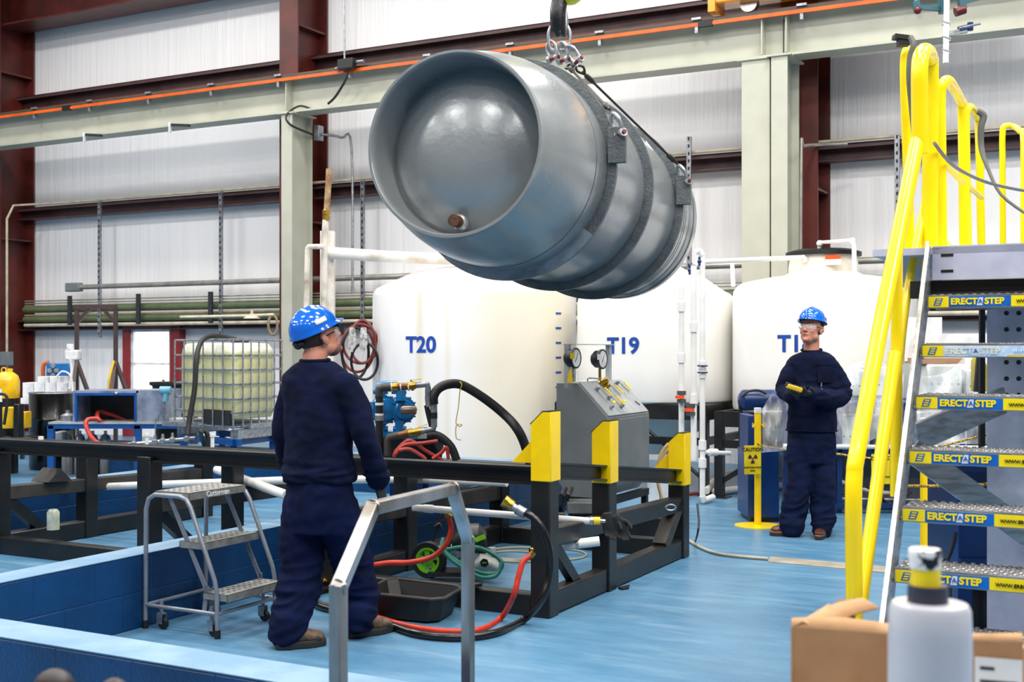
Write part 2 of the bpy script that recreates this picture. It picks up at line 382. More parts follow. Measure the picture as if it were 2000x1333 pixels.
# black cable and conduit box on the column top
jc = thing('junction_box', 'small grey conduit box on the left crane column with a pipe bending down', 'electrical box', B(-11.3, 14.8, 4.75), -A)
part('box', MB().bbox(-11.34, -11.26, 14.86, 15.0, 4.75, 4.98), galv, jc, .005)
part('conduit', MB().tube([B(-11.26, 14.95, 4.85), B(-11.0, 15.1, 4.8), B(-10.88, 15.2, 4.65), B(-10.86, 15.2, 2.4)], .02, smooth=5), galv, jc)
solo('drop_cable', MB().tube([B(-11.1, 14.5, 5.14), B(-11.3, 14.45, 5.2), B(-11.42, 14.3, 5.05), B(-11.36, 14.32, 4.9), B(-11.3, 14.8, 4.82)], .016, smooth=5), rubber, 'black cable looping round the top of the left crane column', 'cable')
# strut arms on the runway
for i, (px, py) in enumerate(((165, 268), (332, 249))):
    r = (px - 1000) / F; s = (CA * r - SA) / (CA + SA * r) * 14.3; o = B(s, 14.3); o.z = H - (py - YH) / F * o.y
    t = thing('channel_bracket', ['left', 'right'][i] + ' one of two dark brackets sticking out under the runway beam', 'bracket', o)
    part('clamp', MB().box(o, (.03, .04, .16), -A), whitem, t)
    part('arm', MB().beam(o + Vector((.03, 0, .04)), o + UR * .5 - WV * .1 + Vector((0, 0, -.03)), .04, .04), mat('dark strut', (60, 64, 68), .5, .5), t)
# ---------------------------------------------------------------- bridge end truck and things at the top right
et = thing('crane_end_truck', 'yellow crane end truck riding on the runway beam at the top right', 'crane', B(-4.2, 14.5, 5.72), -A)
part('truck_body', MB().bbox(-4.85, -1.6, 14.36, 14.72, 5.84, 6.5), mat('crane yellow', (242, 160, 10), .25, coat=.3, rgb2=(232, 146, 8)), et, .02)
part('end_plate', MB().bbox(-4.87, -4.78, 14.34, 14.74, 5.74, 6.5), MATS['crane yellow'], et)
part('motor', MB().cyl(B(-4.55, 14.36, 6.12), B(-4.55, 14.2, 6.12), .09).bbox(-4.72, -4.38, 14.28, 14.38, 5.95, 6.4), blk, et)
part('bumper', MB().cyl(B(-4.87, 14.55, 6.0), B(-5.0, 14.55, 6.0), .06), rubber, et)
for s in (-4.4, -2.2): part('wheel', MB().cyl(B(s, 14.5, 5.83), B(s, 14.6, 5.83), .11), steel, et)
# spreader frame (teal) hanging at the top right
tf = thing('teal_lifting_frame', 'teal and red hoist bracket hanging at the top edge above the yellow rails', 'hoist', P(1840, 20, 9))
Yt = 9.0
part('frame', MB().beam(P(1788, 2, Yt), P(1792, 20, Yt), .03, .05).beam(P(1790, 14, Yt), P(1838, 18, Yt), .04, .03).beam(P(1838, -20, Yt), P(1842, 26, Yt), .06, .05).beam(P(1876, -20, Yt), P(1880, 18, Yt), .05, .05).beam(P(1875, 6, Yt), P(1925, -8, Yt), .04, .03), mat('teal paint', (20, 84, 96), .35), tf)
part('clevis', MB().cyl(P(1866, 24, Yt), P(1884, 18, Yt), .035), mat('dark red paint', (105, 20, 24), .35), tf); part('end_knob', MB().ball(P(1792, 20, Yt), .03), mat('dark red paint', (105, 20, 24), .35), tf)
vb = thing('pendant_bar', 'white vertical pendant bar wrapped with wire hanging at top right', 'pendant', P(1848, 124, 8.9))
part('bar', MB().beam(P(1850, -60, 8.9), P(1847, 123, 8.9), .036, .03), whitem, vb)
for py in (45, 75, 100): part('wire_wrap', MB().beam(P(1840, py - 4, 8.88), P(1857, py, 8.88), .008, .008).beam(P(1840, py + 4, 8.92), P(1857, py + 4, 8.92), .008, .008), galv, vb)
bc = thing('bar_clamp', 'dark blue screw clamp gripping the runway beam edge beside the white bar', 'clamp', P(1880, 55, 12.6))
part('jaw', MB().beam(P(1872, 57, 12.6), P(1896, 52, 12.6), .05, .05).beam(P(1895, 44, 12.6), P(1895, 60, 12.6), .05, .04), navysteel, bc)
part('screw', MB().cyl(P(1873, 55, 12.5), P(1915, 46, 12.5), .012), galv, bc)
part('arm', MB().beam(P(1853, 66, 12.6), P(1888, 60, 12.6), .04, .05), galv, bc)
# ---------------------------------------------------------------- pipes on the wall
def wpipe(name, z, r, m, lab, s0=-18.4, s1=5.5, w=15.42):
    return solo(name, MB().cyl(B(s0, w, z), B(s1, w, z), r, 12), m, lab, 'pipe', 'pipes running along the back wall')
gpipe = mat('olive green pipe', (92, 104, 72), .4, rgb2=(80, 92, 62)); cond = mat('grey conduit', (170, 168, 158), .35, .5)
for z, r, m, lab in ((2.66, .045, cond, 'thick grey conduit along the back wall, topmost below the middle girt'),
                     (2.43, .013, cond, 'thin conduit on the back wall, uppermost of the thin three'), (2.385, .013, cond, 'thin conduit on the back wall, middle of the thin three'),
                     (2.34, .013, cond, 'thin conduit on the back wall, lowest of the thin three'), (2.27, .06, gpipe, 'upper thick olive green pipe on the back wall'),
                     (2.165, .02, mat('tan pipe', (150, 136, 108), .4), 'thin tan pipe between the two olive green pipes'), (2.09, .055, gpipe, 'lower thick olive green pipe on the back wall'),
                     (1.985, .032, mat('cream pipe', (206, 196, 176), .35), 'cream pipe on the back wall just above the lowest girt')):
    wpipe('wall_pipe', z, r, m, lab, -18.4 if z < 2.6 else -17.0, 5.5)
solo('conduit_end_box', MB().bbox(-17.3, -16.95, 15.36, 15.48, 2.58, 2.74), greyp, 'grey pull box at the left end of the thick conduit', 'electrical box', bevel=.02)
for i, (px, z0, z1, lab) in enumerate(((193, 1.75, 4.17, 'left of the window'), (430, 1.75, 4.17, 'above the caged liquid tote'), (707, 1.75, 4.17, 'right of the leftmost crane column'), (1345, 2.0, 4.4, 'behind the hanging cylinder'), (1752, 3.0, 4.2, 'behind the yellow stair rails'))):
    r = (px - 1000) / F; s = (CA * r - SA) / (CA + SA * r) * 15.36
    mb = MB().bbox(s - .03, s + .03, 15.36, 15.365, z0, z1).bbox(s - .03, s - .026, 15.365, 15.4, z0, z1).bbox(s + .026, s + .03, 15.365, 15.4, z0, z1)
    k = z0 + .05; o = thing('strut_channel', 'slotted galvanised strut channel on the wall ' + lab, 'strut', B(s, 15.4, z0), -A)
    part('channel', mb, galv, o)
    sl = MB()
    while k < z1 - .04: sl.bbox(s - .012, s + .012, 15.357, 15.36, k, k + .045); k += .1
    part('slots', sl, blk, o)
for px, lab in ((138, 'leftmost'), (272, 'middle'), (413, 'rightmost')):
    r = (px - 1000) / F; s = (CA * r - SA) / (CA + SA * r) * 15.3
    solo('pipe_bracket', MB().bbox(s - .04, s + .04, 15.26, 15.3, 1.98, 2.5), mat('dark strut', (60, 64, 68), .5, .5), lab + ' of three short dark pipe brackets on the back wall', 'bracket', 'dark pipe brackets')
# conduit along mid girt and down the red column
solo('wall_conduit', MB().tube([B(-18.25, 14.9, .4), B(-18.25, 14.9, 3.9), B(-18.2, 15.0, 4.15), B(-17.95, 15.35, 4.2), B(-17.2, 15.45, 4.2), B(5.5, 15.45, 4.2)], .022, 10), mat('cream conduit', (196, 186, 160), .35), 'cream conduit rising by the far left red column and running along the middle girt', 'pipe')
solo('column_pipe', MB().cyl(B(-18.6, 14.9, .4), B(-18.6, 14.9, 9), .02), copper, 'thin brown pipe down the far left red column', 'pipe')
solo('switch_box', MB().bbox(-18.32, -18.1, 14.8, 14.92, 1.25, 1.5), greyp, 'small grey switch box at the foot of the cream conduit', 'electrical box', bevel=.01)
solo('bend_conduit', MB().tube([P(1563, 650, 14.6), P(1565, 300, 14.6), P(1570, 286, 14.7), P(1600, 283, 15.0), P(1655, 281, 15.0)], .02, smooth=4), cond, 'grey conduit bending over from the red column behind the right crane columns', 'pipe')
# big white exhaust duct and verticals by the column
wd = thing('wrapped_steam_pipe', 'thick white wrapped pipe running from the red column to behind the hanging cylinder', 'pipe', P(650, 497, 14.6))
part('wrap', MB().tube([P(640, 494, 14.8), P(760, 502, 14.6), P(900, 507, 14.4), P(1010, 512, 14.3)], [.075, .072, .065, .06], 16), mat('white pipe wrap', (232, 228, 222), .6, rgb2=(196, 182, 166), scale=3, lo=.5, hi=.7, bump=.3), wd)
vp = thing('wrapped_riser', 'tall white boxed riser beside the man in the blue hard hat', 'duct', P(638, 720, 14.9))
part('riser', MB().beam(P(640, 452, 14.9), P(640, 720, 14.9), .17, .12, (0, 1, 0)), mat('white pipe wrap', (232, 228, 222), .6), vp)
rp = thing('rusty_pipe', 'rusty brown pipe with brass union rising above the white riser', 'pipe', P(635, 450, 14.7))
part('pipe', MB().cyl(P(643, 330, 14.7), P(637, 432, 14.7), .038), mat('rust pipe', (128, 92, 62), .55, rgb2=(176, 150, 110), scale=12), rp)
part('union', MB().lathe([(.03, 0), (.048, .02), (.048, .06), (.038, .07), (.048, .08), (.048, .13), (.03, .15)], P(637, 432, 14.7), (0.02, 0, 1), 8), brass, rp)
part('lower_pipe', MB().tube([P(636, 430, 14.7), P(634, 480, 14.7), P(632, 640, 14.7)], .04).tube([P(632, 482, 14.6), P(604, 482, 14.6), P(601, 486, 14.6), P(598, 620, 14.6)], .035), pvcdirty, rp)
# ---------------------------------------------------------------- poly tanks
def tank_mat(name, stains, c=(238, 236, 230), top=(214, 200, 176)):
    m, nt, b, vec = node_mat(name)
    sp = nt.nodes.new('ShaderNodeSeparateXYZ'); nt.links.new(vec, sp.inputs[0])
    f = noise_n(nt, vec, 1.6, 5, (1, 1, .35)); base = ramp(nt, f, [(.35, c), (.75, tuple(int(x * .97) for x in c))])
    if stains:
        cr = nt.nodes.new('ShaderNodeValToRGB'); nt.links.new(sp.outputs[0], cr.inputs[0])
        mr = nt.nodes.new('ShaderNodeMapRange'); nt.links.new(sp.outputs[0], mr.inputs[0]); mr.inputs[1].default_value = -1.3; mr.inputs[2].default_value = 1.3
        nt.links.new(mr.outputs[0], cr.inputs[0])
        while len(cr.color_ramp.elements) < len(stains): cr.color_ramp.elements.new(.5)
        for e, (p, v) in zip(cr.color_ramp.elements, stains): e.position = p; e.color = (v, v, v, 1)
        base = mixc(nt, base, col((206, 184, 108)), cr.outputs[0])
    z = nt.nodes.new('ShaderNodeMapRange'); nt.links.new(sp.outputs[2], z.inputs[0]); z.inputs[1].default_value = 2.15; z.inputs[2].default_value = 2.4
    zz = nt.nodes.new('ShaderNodeMath'); zz.operation = 'MULTIPLY'; nt.links.new(z.outputs[0], zz.inputs[0]); nt.links.new(noise_n(nt, vec, 2.5, 5), zz.inputs[1])
    nt.links.new(mixc(nt, base, col(top), zz.outputs[0]), b.inputs['Base Color']); b.inputs['Roughness'].default_value = .42
    b.inputs['Subsurface Weight'].default_value = .0; bump_n(nt, b, f, .1, .02); return m
ivory = tank_mat('milky polyethylene', None)
ivory20 = tank_mat('stained milky polyethylene', [(0, 0), (.70, 0), (.725, .45), (.75, .1), (.82, .08), (.835, .3), (.85, .05), (.96, .4)], (238, 238, 240), (232, 222, 204))
def tank(lab, c, r, z0, zs, ztop, m, neck=None, cone=None):
    t = thing('poly_tank', lab, 'tank', Vector((c[0], c[1], 0)), -A, 'white poly tanks')
    cx, cy = c
    prof = [(0, z0 + .0), (r - .05, z0), (r, z0 + .05)]
    if cone: prof = [(0, cone), (.22, cone), (r - .06, z0 - .03), (r - .01, z0), (r, z0 + .03)]
    nr = (neck[0] if neck else .28); zc = zs
    prof += [(r, z0 + (zs - z0) * .3), (r, z0 + (zs - z0) * .6), (r, zs - .12), (r - .01, zs - .06), (r - .045, zs - .01), (r - .12, zs + .03), (r * .6, zs + (ztop - zs) * .62), (nr + .05, ztop - .03), (nr, ztop)]
    if neck: prof += [(nr, ztop + .05), (nr - .02, neck[1]), (0, neck[1])]
    else: prof += [(nr, ztop + .06), (0, ztop + .06)]
    part('shell', MB().lathe(prof, (cx, cy, 0), n=72), m, t)
    return t
T18c = B(-3.13, 13.05); T19c = B(-5.06, 13.05); T20c = B(-7.45, 13.02)
t18 = tank('white poly tank with a wide lidded neck behind the man facing the camera', (T18c.x, T18c.y), .965, .9, 2.24, 2.37, ivory, (.37, 2.55), .35)
t19 = tank('white cone bottom poly tank lettered T19, middle of the three', (T19c.x, T19c.y), .905, .97, 2.18, 2.5, ivory, None, .35)
t20 = tank('largest white poly tank, lettered T20, with yellow vertical stains', (T20c.x, T20c.y), 1.265, .05, 2.3, 2.62, ivory20)
part('lid', MB().lathe([(0, 2.55), (.4, 2.55), (.4, 2.59), (.3, 2.62), (0, 2.63)], (T18c.x, T18c.y, 0)), blk, t18)
part('warning_label', MB().bbox(-3.02, -2.86, 13.05 - .375, 13.05 - .37, 2.43, 2.49), white, t18)
part('label_header', MB().bbox(-3.02, -2.86, 13.05 - .378, 13.05 - .371, 2.49, 2.53), oran, t18)
def tank_text(t, c, r, s, px, py, hpx, nm='lettering'):
    # on the shell where the sight line of the photo meets it
    d = Vector(((px - 1000) / F, 1, 0)); cc = Vector((c.x, c.y, 0)); bq = d.dot(cc); a = d.dot(d); k = (bq - math.sqrt(max(0, bq * bq - a * (cc.dot(cc) - r * r)))) / a
    p = d * k; nrm = (p - cc).normalized(); xr = Vector((-nrm.y, nrm.x, 0))
    z = H - (py - YH) / F * p.y; size = hpx / F * p.y / .60
    M = frame_m(p + nrm * .012 + Vector((0, 0, z)), xr); o = text(nm, s, size, M, bluetxt, t, .03)
    # wrap the flat lettering round the shell
    W0 = wm(t); Wi = W0.inverted()
    for v in o.data.vertices:
        q = W0 @ v.co; h = Vector((q.x - cc.x, q.y - cc.y, 0)); ext = .004 if h.length > 0 else 0
        L = (q - (p + Vector((0, 0, z)))).dot(xr); ang = L / r; n2 = Matrix.Rotation(ang, 3, 'Z') @ nrm
        depth = (q - (p + Vector((0, 0, z)))).dot(nrm) - .012
        w = cc + n2 * (r + .004 + depth); v.co = Wi @ Vector((w.x, w.y, q.z))
    return o
tank_text(t20, T20c, 1.265, 'T20', 821, 675, 26); tank_text(t19, T19c, .905, 'T19', 1216, 677, 26); tank_text(t18, T18c, .965, 'T18', 1553, 673, 27)
for k in range(9):
    z = H - (612 + k * 29 - YH) / F * 14.15
    a0 = -.03
    mb = MB()
    cc = T20c
    for i in range(4):
        th = a0 + i * .02; q = cc + Vector((math.sin(th + .93), -math.cos(th + .93), 0)) * 1.268
        mb.box((q.x, q.y, z), (.03, .008, .022), th + .93)
    part('level_mark', mb, bluetxt, t20)
part('tape_mark', MB().box(P(998, 619, 13.86), (.16, .01, .022), .15), bluetxt, t20)
# black steel stands of T19, T18
def stand(lab, s0, s1, w0, w1, ztop):
    t = thing('tank_stand', lab, 'stand', B((s0 + s1) / 2, (w0 + w1) / 2), -A, 'black tank stands')
    for s in (s0, s1):
        for w in (w0, w1):
            part('leg', MB().bbox(s - .045, s + .045, w - .045, w + .045, 0, ztop), black, t)
            part('foot_plate', MB().bbox(s - .1, s + .1, w - .1, w + .1, 0, .012), black, t)
    part('top_frame', MB().bbox(s0, s1, w0 - .04, w0 + .04, ztop - .16, ztop).bbox(s0, s1, w1 - .04, w1 + .04, ztop - .16, ztop).bbox(s0 - .04, s0 + .04, w0, w1, ztop - .16, ztop).bbox(s1 - .04, s1 + .04, w0, w1, ztop - .16, ztop), black, t)
    part('mid_frame', MB().bbox(s0, s1, w0 - .03, w0 + .03, .52, .6).bbox(s1 - .03, s1 + .03, w0, w1, .52, .6), black, t)
    part('brace', MB().cyl(B(s1, w0, .15), B(s0 + .9, w0, ztop - .15), .02), black, t)
    part('brace', MB().beam(B(s0, w0, .15), B(s0 + .9, w0, ztop - .15), .05, .05), black, t)
    return t
stand('black steel stand under tank T19', -5.9, -4.2, 12.25, 13.9, .95)
stand('black steel stand under the tank behind the man facing the camera', -3.98, -2.3, 12.1, 13.9, .9)
# ---------------------------------------------------------------- white pvc risers
def riser(lab, px, ytop, ybot, Y, r, extra=()):
    t = thing('pvc_riser', lab, 'pipe', P(px, ybot, Y), 0, 'white pvc risers in front of the tanks')
    part('pipe', MB().cyl(P(px, ytop, Y), P(px, ybot, Y), r), pvc, t)
    for py in extra: part('coupling', MB().cyl(P(px, py - 9, Y), P(px, py + 9, Y), r + .012), pvc, t)
    return t
r1 = riser('white pvc riser left of three, with an orange valve handle', 1331, 560, 860, 11.9, .028, (600, 700))
r2 = riser('white pvc riser middle of three, with an orange valve handle lower down', 1355, 520, 900, 11.8, .03, (640, 780))
r3 = riser('white pvc riser right of three, running down to the floor', 1372, 495, 975, 12.0, .028, (715, 730, 905, 870))
for t, px, py, Y in ((r1, 1328, 776, 11.85), (r2, 1346, 801, 11.75)):
    part('valve_handle', MB().lathe([(0, 0), (.045, 0), (.045, .03), (0, .03)], P(px, py + 3, Y - .03), sx=1.0, sy=.5, n=20), oran, t)
    part('valve_body', MB().cyl(P(px + 3, py - 12, Y), P(px + 3, py - 4, Y), .045).cyl(P(px + 3, py + 4, Y), P(px + 3, py + 11, Y), .045), mat('dark grey pvc', (70, 72, 74), .5), t)
for py in (715, 728): part('valve_handle', MB().cyl(P(1362, py, 11.95), P(1382, py, 11.95), .008), navysteel, r3)
part('branch', MB().cyl(P(1372, 884, 12), P(1426, 886, 12.3), .022).cyl(P(1385, 884, 12.05), P(1400, 884, 12.1), .036).tube([P(1372, 970, 12), P(1374, 978, 12), P(1392, 972, 12.2)], .034), pvc, r3)
cr = thing('pvc_crossover', 'long white pvc pipe crossing over from the hanging cylinder to the tank neck', 'pipe', P(1450, 510, 12.3))
part('pipe', MB().tube([P(1355, 520, 12), P(1363, 512, 12.1), P(1570, 503, 12.7)], .026).cyl(P(1570, 503, 12.7), P(1572, 512, 12.7), .03), pvc, cr)
part('elbow', MB().tube([P(1358, 493, 12), P(1366, 490, 12), P(1372, 500, 12)], .034), pvc, cr)
dp = thing('pvc_drop', 'white pvc pipe rising from the tank lid and dropping down its right side', 'pipe', P(1665, 650, 12.4))
part('pipe', MB().tube([P(1599, 510, 12.75), P(1601, 474, 12.7), P(1665, 470, 12.4), P(1668, 480, 12.3), P(1672, 720, 12.1)], .024), pvc, dp)
for px, py in ((1601, 476), (1665, 471)): part('elbow', MB().ball(P(px, py, 12.7 if px < 1620 else 12.4), .036), pvc, dp)
solo('pvc_stub', MB().cyl(P(1432, 560, 13.4), P(1430, 512, 13.4), .024), pvc, 'short white pvc stub between the two right tanks', 'pipe')
for i, (px, py) in enumerate(((1366, 511), (1347, 528))): solo('blue_valve', MB().cyl(P(px, py - 9, 11.9), P(px, py + 9, 11.9), .012).ball(P(px, py, 11.9), .022), navysteel, ('upper', 'lower')[i] + ' small blue valve lever beside the cylinder end', 'valve')
# pipes and hoses lying on the floor under the stands
for i, (a, b, r, m, lab) in enumerate(((P(1380, 960, 12.6), P(1425, 925, 13.4), .035, pvcdirty, 'grimy elbow pipe rising under the right tank'), (FL(1395, 962, .04), FL(1600, 950, .04), .04, pvc, 'white pipe lying on the floor behind the yellow stanchion'), (FL(1500, 960, .03), FL(1330, 968, .03), .02, hosedark, 'brick red hose lying on the floor below the white risers'))):
    solo('floor_pipe', MB().tube([a, (a + b) / 2 + Vector((0, .2, 0)), b], r, smooth=5), m, lab, 'pipe')
# ---------------------------------------------------------------- intermediate bulk tote on its stand
TS0, TS1, TW0, TW1 = -8.02, -6.82, 9.75 + 1.35, 10.75 + 1.35
def tote():
    Z0 = .52
    # axes chosen so that two sides show as in the photo
    rz = math.radians(16); o = P(478, 840, 12.9); o.z = 0
    t = thing('caged_liquid_tote', 'caged white liquid tote half full of yellowish fluid with a black hose over it', 'container', o, rz)
    M = Matrix.Translation(o) @ Matrix.Rotation(rz, 4, 'Z')
    Lx, Ly, Zb, Zt = 1.02, 1.02, H - (836 - YH) / F * 12.9, H - (664 - YH) / F * 12.9
    # local: corner at origin, x to the left (-x), y away to the right
    left = Vector((-.93, .62, 0)).normalized(); right = Vector((.47, .88, 0)).normalized()
    left = Vector((P(343, 664, 13.75) - P(457, 664, 12.9))); left.z = 0; lw = left.length; left.normalize()
    right = Vector((P(549, 664, 13.7) - P(457, 664, 12.9))); right.z = 0; rw = right.length; right.normalize()
    o = P(457, 840, 12.9); o.z = 0
    def q(a, b_, z): return o + left * a + right * b_ + Vector((0, 0, z))
    g = .03
    mb = MB(); rr = .1
    ring = []
    for (a, b_) in ((g, g + rr), (g + rr * .3, g + rr * .3), (g + rr, g), (lw - g - rr, g), (lw - g - rr * .3, g + rr * .3), (lw - g, g + rr), (lw - g, rw - g - rr), (lw - g - rr, rw - g), (g + rr, rw - g), (g, rw - g - rr)):
        ring.append((a, b_))
    levels = [(Zb + .08, .96), (Zb + .13, 1), (Zt - .17, 1), (Zt - .09, .975), (Zt - .04, .9), (Zt - .03, .6)]
    vs = []; fs = []; k = len(ring)
    for z, sc in levels:
        for a, b_ in ring: vs.append(q(lw / 2 + (a - lw / 2) * sc, rw / 2 + (b_ - rw / 2) * sc, z))
    for i in range(len(levels) - 1):
        for j in range(k): fs.append((i * k + j, i * k + (j + 1) % k, (i + 1) * k + (j + 1) % k, (i + 1) * k + j))
    fs.append(tuple(range(k))); fs.append(tuple((len(levels) - 1) * k + j for j in range(k)))
    fm, nt, b, vec = node_mat('tote bottle with fluid')
    sp = nt.nodes.new('ShaderNodeSeparateXYZ'); nt.links.new(vec, sp.inputs[0])
    mr = nt.nodes.new('ShaderNodeMapRange'); nt.links.new(sp.outputs[2], mr.inputs[0]); mr.inputs[1].default_value = 1.50; mr.inputs[2].default_value = 1.53
    nt.links.new(mixc(nt, col((204, 202, 152)), col((236, 234, 214)), mr.outputs[0]), b.inputs['Base Color']); b.inputs['Roughness'].default_value = .4
    part('bottle', MB().add(vs, fs), fm, t, .01)
    # cage
    nh = 6
    zs = [Zb + (Zt - Zb) * f for f in (.0, .165, .32, .49, .655, .82, 1.0)]
    for i, z in enumerate(zs):
        part('cage_hoop', MB().tube([q(0, 0, z), q(lw, 0, z), q(lw, rw, z), q(0, rw, z)], .012, 8, closed=True), galv, t)
    for i in range(7):
        part('cage_upright', MB().cyl(q(lw * i / 6, -.014, Zb - .02), q(lw * i / 6, -.014, Zt), .01, 8), galv, t)
    for i in range(1, 7):
        part('cage_upright', MB().cyl(q(-.014, rw * i / 6, Zb - .02), q(-.014, rw * i / 6, Zt), .01, 8), galv, t)
    part('pallet', MB().beam(q(lw / 2, .03, Zb), q(lw / 2, rw - .03, Zb), lw, .05).beam(q(.05, .05, Zb - .08), q(.05, rw, Zb - .08), .1, .1).beam(q(lw - .05, .05, Zb - .08), q(lw - .05, rw, Zb - .08), .1, .1), galv, t)
    part('hazard_label', MB().beam(q(lw * .60, .015, Zt - .2), q(lw * .68, .015, Zt - .2), .012, .1), mat('label yellow', (250, 215, 30), .5), t)
    part('fill_cap', MB().lathe([(0, 0), (.1, 0), (.1, .05), (0, .06)], q(lw * .3, rw * .5, Zt - .04)), blk, t)
    part('placard', MB().beam(q(lw * .05, .0, Zb + .1), q(lw * .5, .0, Zb + .1), .02, .16), blk, t)
    st = thing('tote_stand', 'blue steel stand carrying the caged liquid tote', 'stand', q(lw / 2, rw / 2, 0))
    for a in (.08, lw - .08):
        for b_ in (.08, rw - .08): part('leg', MB().beam(q(a, b_, 0), q(a, b_, Zb - .2), .07, .07, (0, 1, 0)), bluep, st)
    part('top_frame', MB().beam(q(-.02, .08, Zb - .165), q(lw + .02, .08, Zb - .165), .06, .07).beam(q(-.02, rw - .08, Zb - .165), q(lw + .02, rw - .08, Zb - .165), .06, .07).beam(q(.08, 0, Zb - .165), q(.08, rw, Zb - .165), .06, .07), bluep, st)
    hz = [P(366, 850, 12.65), P(370, 820, 12.7), P(380, 760, 12.75), P(384, 700, 12.8), P(393, 668, 12.95), P(412, 657, 13.1), P(440, 659, 13.25), P(462, 664, 13.3)]
    solo('suction_hose', MB().tube(hz, .028, 10, smooth=6), rubber, 'thick black hose bent over the top of the caged tote', 'hose')
tote()
solo('black_hose_arch', MB().tube([FL(388, 880, .4) + Vector((0, .3, 0)), P(392, 848, 12), P(398, 842, 12), P(405, 850, 12), P(406, 880, 12)], .025, smooth=6), rubber, 'small black hose arch below the caged tote', 'hose')
# ---------------------------------------------------------------- left background: workbench, drum, yellow vessel, boxes, gantry
Yb = 14.4
def pb(px0, px1, py0, py1, Y0, dep, mb=None, rz=0):      # upright block whose front shows at a pixel rectangle
    a = P(px0, py1, Y0); b_ = P(px1, py0, Y0); mb = mb or MB()
    return mb.box(((a.x + b_.x) / 2, Y0 + dep / 2, (a.z + b_.z) / 2), (b_.x - a.x, dep, b_.z - a.z))
wb = thing('blue_test_bench', 'blue framed bench with a grey steel test hutch and red hose inside', 'bench', P(235, 925, Yb))
wb_leg = bluep
for px in (98, 268, 362):
    part('leg', pb(px - 6, px + 6, 832, 682 + 1.55 * F / Yb, Yb, .07), bluep, wb)
part('bench_frame', pb(94, 366, 829, 838, Yb, .07).merge(pb(94, 366, 829, 838, Yb + .75, .07)), bluep, wb)
part('bench_top', pb(94, 368, 825, 829, Yb - .01, .85), lgrey, wb)
hut = part('hutch', pb(142, 270, 764, 768, Yb + .05, .7).merge(pb(142, 146, 768, 825, Yb + .05, .7)).merge(pb(266, 323, 763, 828, Yb + .05, .7)).merge(pb(142, 270, 768, 826, Yb + .72, .03)), mat('hutch steel', (150, 160, 182), .4, .3, rgb2=(96, 104, 128), scale=5), wb)
part('hutch_trim', pb(146, 266, 768, 773, Yb + .03, .05).merge(pb(146, 150, 773, 826, Yb + .03, .05)).merge(pb(262, 266, 773, 826, Yb + .03, .05)), bluep, wb)
part('hutch_latch', MB().ball(P(227, 769, Yb + .02), .02), steel, wb)
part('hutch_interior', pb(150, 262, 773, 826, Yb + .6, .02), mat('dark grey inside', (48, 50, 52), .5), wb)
solo('red_bench_hose', MB().tube([P(262, 826, Yb + .5), P(215, 830, Yb + .2), P(195, 822, Yb), P(190, 812, Yb + .1), P(200, 805, Yb + .4), P(258, 826, Yb + .55)], .026, smooth=6), hosered, 'red hose loop lying inside the grey test hutch', 'hose')
solo('red_supply_hose', MB().tube([P(190, 818, Yb - .1), P(172, 820, Yb - .15), P(168, 832, Yb - .25), P(180, 856, Yb - .6), P(200, 868, Yb - .8), P(250, 869, Yb - 1)], .026, smooth=6), hosered, 'red hose hanging from the bench down to a silver manifold', 'hose')
mf = thing('valve_manifold', 'row of silver fittings and valves on a bar in front of the blue bench', 'manifold', P(320, 870, Yb - 1))
part('bar', MB().cyl(P(250, 869, Yb - 1), P(382, 856, Yb - 1), .022), steel, mf)
for px, py in ((262, 868), (303, 864), (318, 862), (337, 860), (365, 858)): part('fitting', MB().lathe([(.03, -.03), (.04, -.02), (.04, .02), (.02, .03), (.014, .08), (0, .08)], P(px, py, Yb - 1), n=8), galv, mf)
part('gauge_stem', MB().cyl(P(303, 862, Yb - 1), P(304, 815, Yb - 1), .006).cyl(P(307, 822, Yb - 1), P(311, 808, Yb - 1), .012), galv, mf)
for i, (px, ya, yb) in enumerate(((80, 853, 872), (287, 847, 880), (415, 848, 885))):
    v = thing('pvc_vent', ('leftmost', 'middle', 'rightmost')[i] + ' of three short white pvc vents behind the long black rail', 'pipe', P(px, yb, 11.5), 0, 'pvc vents')
    part('pipe', MB().cyl(P(px, yb + 12, 11.5), P(px, ya + 4, 11.5), .018), pvc, v); part('cap', MB().cyl(P(px, ya + 6, 11.5), P(px, ya, 11.5), .025), pvc, v)
pt = thing('pneumatic_tool', 'light blue valve actuator with a grey tube at the right end of the bench', 'tool', P(322, 825, Yb + .1))
part('body', MB().cyl(P(313, 763, Yb), P(334, 763, Yb), .05).cyl(P(325, 768, Yb), P(323, 785, Yb), .035), mat('sky blue', (110, 175, 200), .4), pt)
part('stem', MB().cyl(P(321, 780, Yb), P(320, 824, Yb + .03), .014), galv, pt)
tc_ = solo('carboy_bottle', MB().lathe([(0, 0), (.09, 0), (.09, .07), (.03, .1), (.03, .13), (0, .13)], P(133, 823, Yb + .2)), galv, 'small round silver canister on the left end of the blue bench', 'canister')
tr = solo('white_tray', MB().bbox(0, .01, 0, .01, 0, .01), white, 'white plastic tray on the right end of the blue bench', 'tray'); bpy.data.objects.remove(tr)
solo('parts_tray', pb(322, 353, 818, 823, Yb + .2, .25), whitem, 'white tray on the right end of the blue bench', 'tray', bevel=.006)
solo('grey_pedestal', pb(100, 122, 845, 880, Yb + .3, .3), lgrey, 'small light grey box under the blue bench', 'box', bevel=.01)
for i, px in enumerate((132, 156, 181, 206)):
    base = FL(px, 682 + 1.55 * F / (Yb + .45)); solo('steel_cylinder', MB().lathe([(0, 0), (.07, 0), (.07, .42), (.05, .48), (.02, .5), (.02, .54), (0, .54)], base, n=20), steel, ('leftmost', 'second from left', 'third from left', 'rightmost')[i] + ' polished steel bottle under the blue bench', 'bottle', 'steel bottles under the bench')
